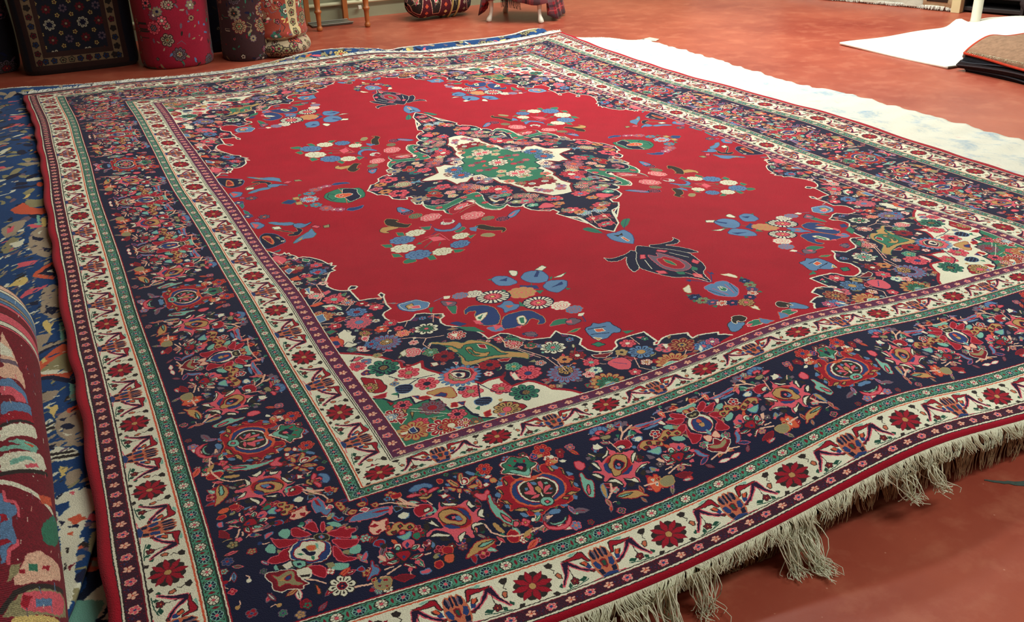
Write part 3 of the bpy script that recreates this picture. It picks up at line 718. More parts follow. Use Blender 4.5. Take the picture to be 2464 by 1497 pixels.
p HA 586 2182 577 2178 565 2177 551 2181 554 2198 563 2207 581 2204 588 2194
p RA 588 2174 579 2172 581 2181 588 2181
p DR 548 2185 532 2183 514 2190 505 2199 521 2200 531 2204 540 2196
s L 5 622 2180 591 2184
s L 4 556 2173 525 2162
s L 4 556 2160 540 2159""".split("\n")
FIELD="""b START 1053 430 1032 475 1014 473 1009 463 1008 482 997 473 996 490 984 511 981 531 990 522 997 532 993 543 979 532 964 530 945 544 926 576 918 595 911 635 897 629 908 656 894 663 916 688 911 705 932 716 960 772 971 800 974 839 966 866 951 886 928 895 921 876 910 862 897 869 895 877 906 891 918 889 924 897 921 938 917 986
b M 887 986 850 994 853 967 842 954 836 973 844 992 851 1051 848 1092 872 1108 882 1124 882 1153 874 1179 854 1203 822 1205 804 1187 794 1172 769 1181 747 1203 724 1217 725 1237 744 1250 749 1275 744 1299 709 1336 692 1361 682 1388 677 1411 676 1442
b M 632 1430 616 1442 602 1471 592 1496 578 1511 553 1517 525 1527 493 1499 488 1522 469 1541 457 1561 454 1582 474 1607 471 1645 460 1664 445 1676 417 1686 393 1672 386 1652 374 1642 330 1643 291 1648 293 1680 296 1713 306 1715 312 1725 304 1729 294 1719 276 1709 253 1707 229 1719 214 1727 219 1739 221 1759 202 1756 181 1764 157 1776 163 1787 151 1796 140 1811
m START 571 0 562 21 548 67 533 71 512 99 510 137 488 161 466 172 462 149 449 153 441 182 457 194 456 241 441 253 427 233 436 267 436 304 423 344 398 370 401 400 396 418 357 399 283 380 287 426 286 466 272 500 254 519 230 505 208 482 211 512 198 533 180 541 165 523 151 521 168 527 177 556 171 599 154 625 124 652 107 643 101 681
m M 116 695 103 732 81 764 63 793 55 849
m M 98 744 66 766 57 798 52 842 42 909 0 979
w START 373 -1 351 19 308 36 277 54 266 107 261 142 239 130 213 139 183 106 187 149 166 153 143 153 119 173 120 212 117 248 96 272 94 300 84 348 93 398 72 423 42 492
g START 199 -98 168 -80 147 -48 128 3 124 48 116 96 95 126 96 166 80 206 62 241 27 282 -10 238 -26 236
c START 1060 1294 1036 1311 1015 1327 988 1352 963 1383 946 1418 933 1432 939 1462 923 1468 891 1464 882 1461 893 1495 885 1518 868 1547 796 1661 773 1654 753 1656 731 1657
c M 743 1667 741 1690 737 1715 715 1711 687 1712 675 1722 666 1739 657 1755 651 1775 635 1787 619 1800 609 1812 594 1836
z START 1059 1568 1038 1581 1022 1613 1002 1615 976 1619 977 1658 958 1657 940 1657 939 1673 919 1673 918 1705 914 1736 898 1741 878 1741 876 1764 873 1784 863 1794
z M 876 1781 860 1810 831 1829""".split("\n")
MOTIF="""s G 3 408 1152 427 1191
p BM 424 1089 395 1061 369 1065 338 1089 338 1142 361 1174 390 1167 415 1138
p BM 514 1046 489 1029 454 1052 440 1120 475 1131 509 1108
p BM 394 1199 358 1168 307 1206 333 1252 376 1273 392 1244
p M 380 1113 353 1077 348 1089 370 1121
p M 492 1068 461 1063 474 1088
p M 375 1224 327 1206 333 1227
p CG 438 1016 421 1024 411 1042 430 1069 443 1059
p CG 356 1067 323 1054 315 1076 338 1089
p CG 335 1162 283 1158 310 1176
p G 344 1154 329 1150 346 1170
p G 523 1040 506 1043 516 1053
p G 341 1253 329 1272 345 1272
p M 449 1143 402 1179 407 1207 450 1178
e 46 A P 464 1203
d 53 548 1188
d 47 455 1299
e 30 C Q 593 1132
e 28 B O 633 1120
e 32 C P 409 1356
e 28 B O 388 1405
p C 681 1094 659 1101 668 1120 684 1116
p C 389 1437 371 1443 386 1460 398 1451
s B 3 683 1101 718 1114
s M 3 386 1456 394 1495 400 1488
p G 424 1211 402 1227 422 1244
p G 508 1145 496 1161 506 1173
p G 496 1258 512 1293 495 1303
p BM 568 1259 550 1256 531 1237 513 1247 517 1268 503 1284 524 1307 547 1308 567 1317 556 1281
p O 544 1266 522 1279 541 1290
p MA 661 1235 635 1213 590 1233 573 1270 586 1334 612 1373 641 1369 662 1342 650 1322 649 1287 629 1257 650 1250 669 1267
p MA 572 1328 521 1324 494 1336 481 1400 495 1439 522 1433 502 1414 516 1384 548 1419 587 1419 616 1411 602 1366
p CA 651 1293 624 1282 602 1284 632 1319 657 1331
p G 647 1303 622 1290 643 1319
p CA 549 1356 525 1357 534 1394 553 1417 565 1402
p G 546 1366 532 1370 548 1406 556 1401
p P 665 1312 648 1323 649 1350 666 1339
p P 579 1414 557 1414 571 1432
p BP 654 1374 624 1380 611 1394 614 1419 645 1414
p P 628 1370 605 1388 636 1406
p GP 694 1166 671 1167 666 1194 686 1241 698 1240 698 1202
p QN 700 1121 674 1140 655 1162 673 1189 701 1169
p P 686 1140 669 1160 689 1169
p GP 500 1464 465 1432 429 1442 440 1476 471 1469
p QN 441 1455 415 1449 398 1485 432 1495 449 1483
p P 446 1465 424 1460 431 1482
p BM 825 1069 790 1065 756 1066 753 1093 728 1110 746 1146 775 1149 799 1152 827 1115
s A 2 820 1089 772 1080
s M 3 815 1111 773 1103 757 1146
p PC 801 1101 768 1107 760 1128 790 1123
p G 748 1152 731 1156 751 1196
p Q 847 1044 821 1053 830 1066
p M 729 1291 707 1291 687 1323 711 1327
p M 586 1463 562 1460 543 1489 556 1504 576 1489
p G 721 1324 678 1352 666 1400 706 1366
e 44 B M 616 544
e 34 B M 491 726
e 35 C H 554 510
e 30 C H 460 661
p GO 659 557 692 542 692 581 669 595
p GO 699 650 680 665 679 702 708 688
p GO 699 743 671 725 653 758 665 772 700 768
p GO 618 748 594 749 599 792 622 787
p GO 527 751 495 780 515 790 534 783
p GO 601 454 582 472 592 511 610 493
p GO 445 679 417 688 446 710
e 45 B M 633 715
e 43 C H 648 626
e 35 C H 560 744
s H 3 497 582 579 612
s P 3 497 582 552 580
s G 3 508 593 591 668
s P 3 500 590 504 670
s M 3 498 555 525 574
s G 3 532 662 549 688
p P 544 589 513 605 507 655 545 636
p G 583 607 602 623 580 629
p BM 483 459 490 514 480 557 450 576 404 528 418 576 453 597 483 579 502 537
e 26 C M 435 498
p RP 434 457 409 482 427 508 444 487
p R 506 470 485 481 495 534 515 522
p GP 522 464 489 490 507 519 521 507
p GP 461 600 433 596 418 576 413 608 456 632
e 36 P C 457 403
e 41 P C 347 503
e 26 G O 493 351
e 24 G O 322 573
e 25 N P 505 297
e 26 N P 288 619
p BN 522 228 506 234 485 292 518 292 532 276
p BN 267 606 227 567 192 566 239 622 265 635
p P 515 254 502 274 518 282
p P 264 610 218 576 248 613
s A 3 635 393 599 380 554 431
p AK 644 407 624 377 589 388 572 420 600 420 623 422 617 446 637 433
p KA 599 326 581 307 549 349 567 354 544 406 527 411 554 441 586 400 604 366
p KA 389 612 364 612 346 675 319 703 325 734 350 742 335 724 369 696 392 646
p HA 415 712 396 700 373 720 371 746 392 749
p B 409 613 381 622 407 665 416 642
p BM 36 983 3 988 -14 1012 -33 1059 -37 1121 -15 1140 3 1125 28 1082 41 1040
p OC 4 1044 -15 1067 -16 1104 5 1092
p K 16 1009 -2 1023 10 1034
p G 94 888 67 882 45 917 38 971 64 948
s M 2 81 882 36 983
p NC -4 1141 -25 1189 -43 1222 -59 1274 -84 1331 -75 1436 -67 1475 2 1526 12 1486 25 1452 57 1428 70 1402 86 1343 94 1299 75 1253 37 1194
p NC 135 1149 138 1193 109 1212 71 1197 98 1231 118 1276 124 1315 93 1300 71 1248 25 1186 36 1166 61 1182 110 1182 128 1169
s C 2.5 47 1261 70 1331
p PR 33 1217 22 1227 36 1252 53 1246
p QP 18 1230 1 1264 -24 1303 -39 1354 -29 1401 4 1409 32 1393 43 1347 34 1291
p RP 14 1272 -15 1297 -31 1347 -16 1399 20 1377 31 1331
p GA -5 1278 -19 1300 -26 1353 -15 1380 3 1356 10 1322
p R -2 1314 -14 1342 -1 1350
p PR 70 1349 51 1367 55 1390 76 1375
p G 32 1393 13 1411 21 1430 36 1416
p PR 1 1438 -14 1469 2 1481 14 1462
p G -28 1427 -40 1437 -22 1458 -15 1443
s L 2 13 1419 2 1481 -2 1517
s M 3 40 1455 33 1479 2 1522
p M 49 1464 33 1471 44 1482
p BP 40 1536 6 1527 -20 1562 -43 1593 -38 1633 -21 1650 11 1638 38 1608 42 1579
p GC 4 1559 -3 1594 -12 1607 11 1586
s N 2 37 1562 21 1618
s N 2 -7 1545 -11 1642
s P 2 22 1559 10 1620
p CA 85 1503 72 1500 54 1492 81 1545 93 1533
f 22 6 N M B 89 1571
f 24 6 H G R 84 1603
f 22 7 M Q P 70 1629
f 22 7 C R O 53 1651
f 22 7 N M P 30 1667
f 30 10 A K P -1 1687
f 20 6 N M B -23 1714
p CA 7 1713 -15 1735 -1 1748 8 1729
p G 106 1584 94 1587 108 1600
p G 84 1649 69 1652 82 1663
p G 99 1542 89 1552 100 1557
p BK 115 1756 94 1750 86 1769 72 1781 115 1807 134 1797
p KC 80 1728 58 1740 54 1764 79 1775 84 1758 97 1773 100 1757
p GC 75 1785 44 1781 27 1804 47 1814 86 1805
p BO 32 1781 9 1818 40 1820 45 1804
p P 82 1786 62 1796 81 1806
p GK 750 -22 726 -39 704 -65 659 -95 633 -92 607 -48 581 4 592 61 623 69 658 94 690 79 730 47
p NC 685 -77 644 -77 611 -17 603 54 656 86 662 38
p OC 703 2 666 -39 632 -31 627 11 678 30
p RC 683 -9 651 -17 675 13
s N 3 731 -7 717 43 695 23
s O 3 662 38 671 97
f 44 10 B C O 801 -1
e 16 P O 801 -1
f 30 7 B G O 789 69
f 32 8 Q P O 758 114
f 20 6 P Q C 733 136
f 24 7 P M C 710 145
p MB 693 160 677 143 650 148 618 138 632 166 670 179
p MG 906 3 875 -11 851 7 877 26
p AG 859 18 835 11 836 44 858 43
p G 836 44 817 67 831 77
s B 3 869 -14 837 -11
p BG 996 166 974 165 946 187 914 193 899 221 932 222 971 199
p BN 914 215 885 212 868 233 840 214 851 235 887 262 912 252
p NA 992 219 972 250 944 269 928 290 909 283 912 252 897 258 890 283 920 323 952 318 955 301 925 299 956 272 987 244
p CG 990 213 964 216 959 241 985 237
p PN 856 262 839 251 822 272 837 284
p HK 812 269 786 265 793 291 813 291
p BG 960 390 933 351 896 318 876 303 856 274 858 310 854 334 876 363 915 363 944 389
p A 938 369 909 343 922 368
p NB 1053 282 1028 256 991 279 974 339 978 367 1007 385 1055 410 1061 369
p OA 1046 286 1018 283 1013 345 1026 377 1037 335
p RK 1038 297 1020 312 1026 355 1035 328
p H 1002 304 988 310 990 340
f 12 6 C N P 985 354
f 26 7 Q N O 993 106
f 12 5 P M N 1023 123
f 24 6 M Q C 1045 76
p GB 1046 8 1035 30 1032 64 1049 47
p BM 1054 139 1023 143 1006 187 1034 213 1055 192
p PO 1046 150 1027 174 1047 203
p A 1061 415 1046 437 1060 431
p GB 1043 446 1013 429 1023 448
f 20 6 B M O 1077 159
s L 2.5 1058 965 1025 944 1003 894 1006 861
s L 2.5 1076 1095 1028 1107 966 1085
s L 2.5 970 1041 949 1008 950 979
s L 3 915 1306 883 1305 855 1316 822 1342 773 1355
s L 3 822 1342 844 1372 839 1400 822 1461
s L 2.5 849 1237 828 1201
s L 2 901 1040 857 1040 818 1063
s L 2.5 767 1256 747 1203
s L 3 676 1445 646 1450 644 1527 603 1618
f 32 8 P R T 979 944
f 20 7 A P B 953 992
p GC 1021 982 997 979 975 1018 1002 1019 1019 1004
f 36 9 B D A 945 1068
f 28 6 P R C 884 1059
f 42 12 A R D 1046 1053
p BC 1064 1044 1037 1037 1038 1083 1060 1091
f 46 12 P Q C 962 1145
f 16 8 M C P 961 1142
f 22 4 A K R 964 1219
p PC 975 1231 957 1242 972 1270 981 1259
f 46 10 P D O 1045 1228
p CK 1035 1172 1019 1187 1007 1163 992 1184 1004 1208 990 1229 1008 1255 998 1273 1026 1280 1040 1260 1027 1232 1034 1204
p OA 1061 1201 1032 1198 1027 1232 1044 1257 1060 1242
f 56 16 B R A 930 1302
f 22 6 A K C 924 1300
f 20 5 C P R 1000 1301
f 16 6 H A G 974 1361
f 18 5 G Q B 1023 1293
e 27 P C 886 1399
p CH 917 1384 898 1373 903 1400 916 1408
f 28 5 G H T 843 1428
f 18 6 P C R 862 1347
f 26 6 O L P 868 1276
f 18 6 P R D 868 1238
f 26 6 O R C 913 1217
f 26 6 R P T 878 1191
f 44 8 C K D 800 1286
f 26 8 G K P 800 1286
f 17 6 B N P 786 1212
f 34 8 R C O 742 1373
p CP 758 1358 732 1362 749 1390
f 5 4 C P O 777 1098
p BC 822 1077 792 1072 762 1067 730 1114 747 1150 777 1153 814 1128
p AK 805 1096 780 1088 780 1128 803 1128
p PC 797 1108 765 1114 766 1137 787 1131
f 36 6 D R N 821 1471
p PC 814 1515 802 1523 813 1538
p CD 868 1483 850 1490 850 1508 867 1507
p RP 785 1569 763 1577 777 1585
f 36 6 R D N 737 1583
f 16 6 C P R 759 1625
f 26 5 G H A 689 1624
f 42 8 P R M 665 1671
p CP 703 1643 710 1682 686 1706 714 1690 714 1658
s D 4 730 1649 717 1640 730 1660
f 18 6 P R C 652 1459
f 32 8 R C N 631 1511
f 22 6 P A R 595 1544
p RL 706 1567 669 1578 686 1591 704 1584
p AG 833 1377 813 1374 790 1398 761 1405 748 1430 724 1420 701 1441 685 1465 678 1497 674 1533 650 1550 618 1579 633 1611 644 1593 668 1575 716 1553 754 1557 786 1559 799 1543 784 1493 788 1442 802 1400
p GN 800 1408 780 1425 769 1460 746 1438 707 1453 686 1489 685 1533 664 1557 714 1539 751 1539 784 1535 778 1504 784 1469
p AK 755 1458 736 1457 740 1492 724 1514 703 1515 724 1538 749 1522 757 1493
p GK 753 1471 742 1472 745 1501 732 1519 750 1512
p RC 717 1457 698 1469 705 1496 719 1481
p A 794 1431 783 1432 777 1467 788 1466
s L 3 836 1390 819 1376 841 1405
f 32 7 R C P 628 1506
f 12 5 G N P 619 1460
s L 3 642 1439 649 1500 617 1568 590 1620 583 1713
s L 3 571 1665 576 1634
f 44 9 C K D 546 1584
f 26 8 T K P 546 1584
f 18 5 G K P 592 1540
f 17 6 B N P 483 1566
f 25 6 A O N 552 1660
f 30 7 R K C 511 1658
f 5 5 A P C 586 1628
p H 643 1623 622 1618 624 1634
f 18 5 R C B 616 1644
f 26 5 G T A 686 1625
f 38 8 P R M 670 1676
p CP 713 1659 715 1690 701 1692 697 1652
f 56 16 B R N 589 1725
f 26 6 A K N 578 1711
s L 3 575 1663 579 1716
s R 3 494 1618 517 1652 536 1652
s L 2.5 513 1678 480 1732 468 1739
f 28 6 P R T 500 1710
p PN 470 1733 441 1723 413 1730 410 1766 434 1794 459 1783 467 1762
s M 2 452 1739 427 1766
f 22 5 A H K 403 1708
f 5 4 R C D 453 1680
p DC 478 1676 422 1695 454 1709 478 1693
p GN 447 1624 422 1622 414 1646 438 1648
f 28 6 P R C 362 1676
s L 2.5 336 1651 340 1699
s L 2.5 391 1746 411 1799 388 1835
p P 325 1660 304 1671 319 1677
f 42 9 B N A 361 1735
f 14 5 G N C 312 1683
f 20 5 C R A 381 1787
f 20 5 P R C 432 1811
f 22 5 C T M 511 1750
f 20 5 P C R 537 1761
f 30 4 P Q D 303 1755
p C 295 1736 276 1747 303 1761
f 42 8 D A K 261 1770
f 16 6 A K M 261 1770
s L 2.5 267 1797 293 1821
f 56 14 A R D 327 1828
p TC 359 1825 333 1817 312 1833 348 1838
f 5 5 A R N 274 1853
f 30 6 B M P 226 1810
p CB 227 1797 231 1817 247 1832 246 1815
f 24 6 P M C 196 1806
f 56 14 A R C 515 1819
f 40 10 G K T 517 1823
p BA 541 1828 505 1820 494 1836 542 1846
f 5 5 P R L 601 1799
p GR 573 1796 553 1797 574 1814
f 12 5 A R O 647 1764
p BN 416 1530 392 1527 380 1514 370 1530 338 1535 339 1560 331 1598 346 1612 362 1600 393 1622 425 1607 426 1569
p AC 421 1591 403 1610 418 1616
p OC 396 1551 374 1560 374 1579 398 1571
s N 3 411 1541 361 1556
s N 3 418 1574 371 1594
p GA 470 1527 439 1517 425 1524 448 1535
p G 337 1606 306 1626 333 1628
e 18 M P 562 1479
p QN 575 1461 547 1471 549 1497 577 1486
p GK 641 1460 605 1476 600 1511 629 1480
f 20 4 B Q P 1011 1377
f 30 8 P R Q 1040 1390
p PK 1049 1351 1020 1341 1009 1353 1032 1362
s N 3 1046 1359 1029 1336
f 18 3 M R A 1030 1435
s N 3 986 1486 965 1523 922 1542 880 1550
s N 3 922 1542 970 1563
f 52 8 G N N 982 1435
e 12 A K 982 1435
p N 1009 1426 996 1446 987 1474 961 1459 956 1473 979 1480 1001 1459
p RK 1053 1446 1033 1465 1010 1485 1010 1512 1007 1536 1025 1555 1050 1543 1055 1502
f 30 7 A K P 1049 1512
s C 2 1024 1482 1026 1501
p RP 1056 1559 1018 1561 1030 1583 1051 1573
f 36 6 P R H 935 1499
f 38 6 P R N 915 1581
f 38 6 P R H 835 1683
f 34 6 P R H 763 1711
p G 929 1598 916 1602 924 1612
f 16 4 B A M 987 1531
p NB 995 1550 973 1545 949 1561 957 1588 977 1596 996 1582
s B 1.5 989 1549 958 1571
s B 1.5 995 1558 958 1584
s B 1.5 997 1569 968 1591
p G 1013 1575 995 1577 997 1597
p NB 845 1728 823 1724 802 1736 808 1755 826 1764 843 1759 851 1744
s B 1.5 842 1727 808 1748
s B 1.5 848 1735 812 1757
s B 1.5 846 1748 821 1763
p G 859 1763 843 1759 851 1777
s N 3 828 1724 804 1656 783 1721 741 1746
s N 3 996 1587 1002 1604
f 46 8 G N N 721 1757
e 11 A K 717 1759
f 68 22 B M M 826 1592
e 45 P O 826 1592
e 33 H K 825 1590
p NC 843 1559 813 1562 795 1591 814 1622 845 1601
p CR 844 1563 823 1572 807 1588 824 1610 842 1593
p N 836 1580 823 1578 820 1596 834 1598
p R 789 1566 789 1600 801 1604
p AR 939 1623 903 1621 867 1630 871 1686 891 1688 913 1658
p MR 924 1650 902 1644 889 1658 899 1672
p RO 966 1631 939 1637 931 1655 955 1654
p MR 970 1617 954 1626 961 1645
p RO 899 1708 886 1712 890 1734 907 1728
p MR 886 1712 866 1720 877 1737
p PR 980 1512 975 1510 974 1522
f 14 4 N B G 850 1658
p A 793 1754 780 1757 791 1770
p RK 816 1784 791 1770 766 1779 740 1816 760 1828 797 1826 813 1809
f 42 9 A K P 791 1807
p BP 820 1814 798 1817 809 1832
p RO 848 1793 827 1787 836 1814 850 1814
f 42 9 Q D R 947 1702
f 30 6 P D N 1006 1647
f 30 6 P D N 905 1765
s C 2 997 1671 970 1695
s C 2 996 1687 918 1755
s C 2 986 1739 936 1753
p RK 1032 1603 1020 1622 1032 1630
p RC 1060 1656 1042 1659 1033 1686 1018 1697 1044 1719 1058 1709
f 40 8 R C N 1040 1681
f 20 6 B C C 1050 1684
p RC 1042 1700 1018 1712 1039 1732
p AK 1014 1659 1005 1675 1015 1689
p AK 1001 1689 993 1694 1008 1724
p AK 970 1745 953 1751 963 1764
f 28 6 P R N 997 1751
f 52 10 A R N 1022 1777
p MC 1032 1766 1016 1758 1016 1785 1030 1786
p C 1055 1769 1034 1773 1048 1787
p R 1059 1780 1042 1782 1049 1789
f 46 9 R C N 958 1800
f 36 8 R A C 936 1804
p BC 940 1814 915 1821 923 1829
f 24 6 R C A 902 1811
f 22 5 G R A 878 1820
p RK 266 -226 231 -182 296 -250
f 40 6 P M N 505 -91
f 52 10 R C B 438 -5
e 29 H C 439 0
f 26 6 T N A 458 -82
f 40 8 B T R 392 -21
f 46 6 P R N 476 92
f 30 6 A O N 515 46
f 30 5 P Q R 539 -2
f 22 5 Q C N 533 -59
f 24 6 G H R 481 -11
f 36 6 G M R 356 124
p RA 399 169 365 163 340 218 363 238 377 203 399 202
p RA 383 149 357 147 340 189 371 192
f 16 6 M A C 366 173
f 40 5 P R Q 316 127
f 46 6 Q P O 244 188
f 30 6 Q R P 277 166
f 26 5 P C A 313 207
f 38 8 A B M 430 199
f 30 6 P Q C 384 270
f 22 6 Q R K 375 272
f 24 5 A C P 318 249
f 30 6 R O M 251 249
f 30 6 R C O 209 225
f 30 5 A C T 186 258
f 52 8 R P C 156 298
f 34 6 Q P C 151 185
f 40 6 P R B 152 340
f 24 4 D P R 207 290
f 30 6 B A R 203 370
f 26 5 G T A 167 378
p CA 223 363 222 390 219 419 200 412 228 437 233 405
s P 2 132 306 144 399 171 440
f 38 6 Q A P 130 425
f 38 6 P Q T 141 493
f 24 5 A T C 172 478
p PR 149 599 101 552 84 578 84 614 107 621
f 26 5 T G C 144 554
f 34 6 G P A 93 509
f 38 6 P R B 51 529
f 30 6 R C Q 98 453
f 26 6 A O B 63 594
s C 3 256 270 231 274 230 319 251 387 253 456 218 472 173 438 162 422 171 414 193 445
p GC 429 236 431 271 408 303 369 317 330 297 295 282 254 272 231 278 230 319 249 376 255 454 243 485 220 483 209 481 237 512 270 495 282 450 284 404 281 369 275 338 296 318 334 340 367 353 398 370 423 337 438 292
s K 2 371 338 323 314 292 309
f 16 5 P R O 246 316
f 16 5 P R O 258 405
f 16 5 P R A 293 296
f 16 5 P R A 400 332
p RP 394 407 376 368 317 345 287 351 291 384 324 386 373 430 391 435
p PC 372 396 338 359 301 361 322 389 353 404
p BC 356 389 330 379 340 394
p CP 300 337 283 342 275 362 289 379
s G 4 387 356 399 402 393 433
s H 3 367 438 317 407 288 399
f 40 7 P R C 56 690
f 34 6 B C T 29 742
f 24 5 A O K 42 723
f 24 5 Q A B 72 680
f 30 6 R P C 21 812
s L 2 25 767 28 929
s L 2 11 765 30 857
f 30 6 P R T 8 892
f 18 5 P Q B -6 830
e 30 D G 263 -52
e 15 M C 263 -52
f 30 6 P D K 311 -37
f 52 10 B N N 203 43
e 15 O R 203 43
f 22 4 C R M 207 -27
f 20 5 G P C 250 11
f 34 5 C R M 158 127
f 24 5 M C B 133 162
f 52 10 D R C 27 321
e 12 M C 27 321
f 26 5 G O P 57 291
f 26 5 P A G 79 240
f 24 6 B P R 44 407
f 26 6 O B P 25 434
f 5 5 P O R 110 -54
e 15 P R 46 57
f 56 8 C D P 0 0
p OP 85 -62 59 18 89 -7
f 46 8 C R P 16 170
f 26 5 A C P 45 113
f 20 5 Q R D 79 57
f 22 6 P Q A 114 43
f 24 5 A T P 73 158
f 24 5 P C R -21 124
f 22 5 H C P 13 220
f 40 8 Q R A 134 -117
f 24 5 Q P A 120 -33
f 20 5 A G R -8 223
p PR 1063 496 1042 479 1021 507 1017 536 1049 574 1059 533
s L 2.5 1047 530 1044 576 1021 570
f 46 10 D R C 1033 636
p BC 1054 634 1031 619 1030 646 1050 671
p OK 1053 608 1028 576 1029 611
f 20 6 A D P 1007 631
f 26 6 P R B 949 630
p GC 969 546 952 568 961 587 976 570
f 34 8 B M R 962 691
p RP 979 692 955 695 969 714
p HG 1013 709 992 746 971 748 1011 770
p OR 1060 718 1029 700 1030 743 1054 738
f 20 5 C K R 1047 768
f 22 6 P R M 1004 714
p KC 1056 804 1041 828 1050 862 1058 835
f 50 12 R K C 1035 862
p BC 1041 828 1025 821 1037 884
f 30 6 P C T 1024 898
s L 3 1020 765 1001 808 1004 900 1046 951
s L 3 1001 808 982 794
f 20 5 C P G 979 803
p PQ 1002 879 979 867 976 884 998 903
f 40 8 P R T 983 946
p GH 962 920 937 910 948 933
f 26 6 R C B 953 987
p CG 1030 979 999 980 980 1016 981 1039 996 1008 1021 993
p OR 1059 966 1023 948 1017 965 1047 978
f 18 5 P R C 1006 1010
f 38 8 B M D 945 1066
f 24 6 R D C 916 1012
f 16 5 C K R 992 1056
f 22 6 R D P 1002 1093
f 22 5 R P C 1026 1132
f 46 12 P Q B 957 1139
s L 2.5 1059 1098 1022 1116 981 1100 956 1100
f 20 5 P R C 922 1105
p CN 1033 1182 1005 1162 1004 1186 989 1183 1002 1211 985 1221 1005 1238 1008 1265 1020 1241 1039 1264 1035 1210
p OR 1060 1196 1042 1200 1026 1227 1038 1259 1060 1246
p MP 1059 1219 1042 1223 1042 1251 1058 1247
f 20 5 A K P 964 1215
p PC 983 1246 970 1236 963 1252 978 1263
f 26 6 B M R 967 1290
p GR 1061 1155 1040 1149 1028 1167 1053 1177""".split("\n")
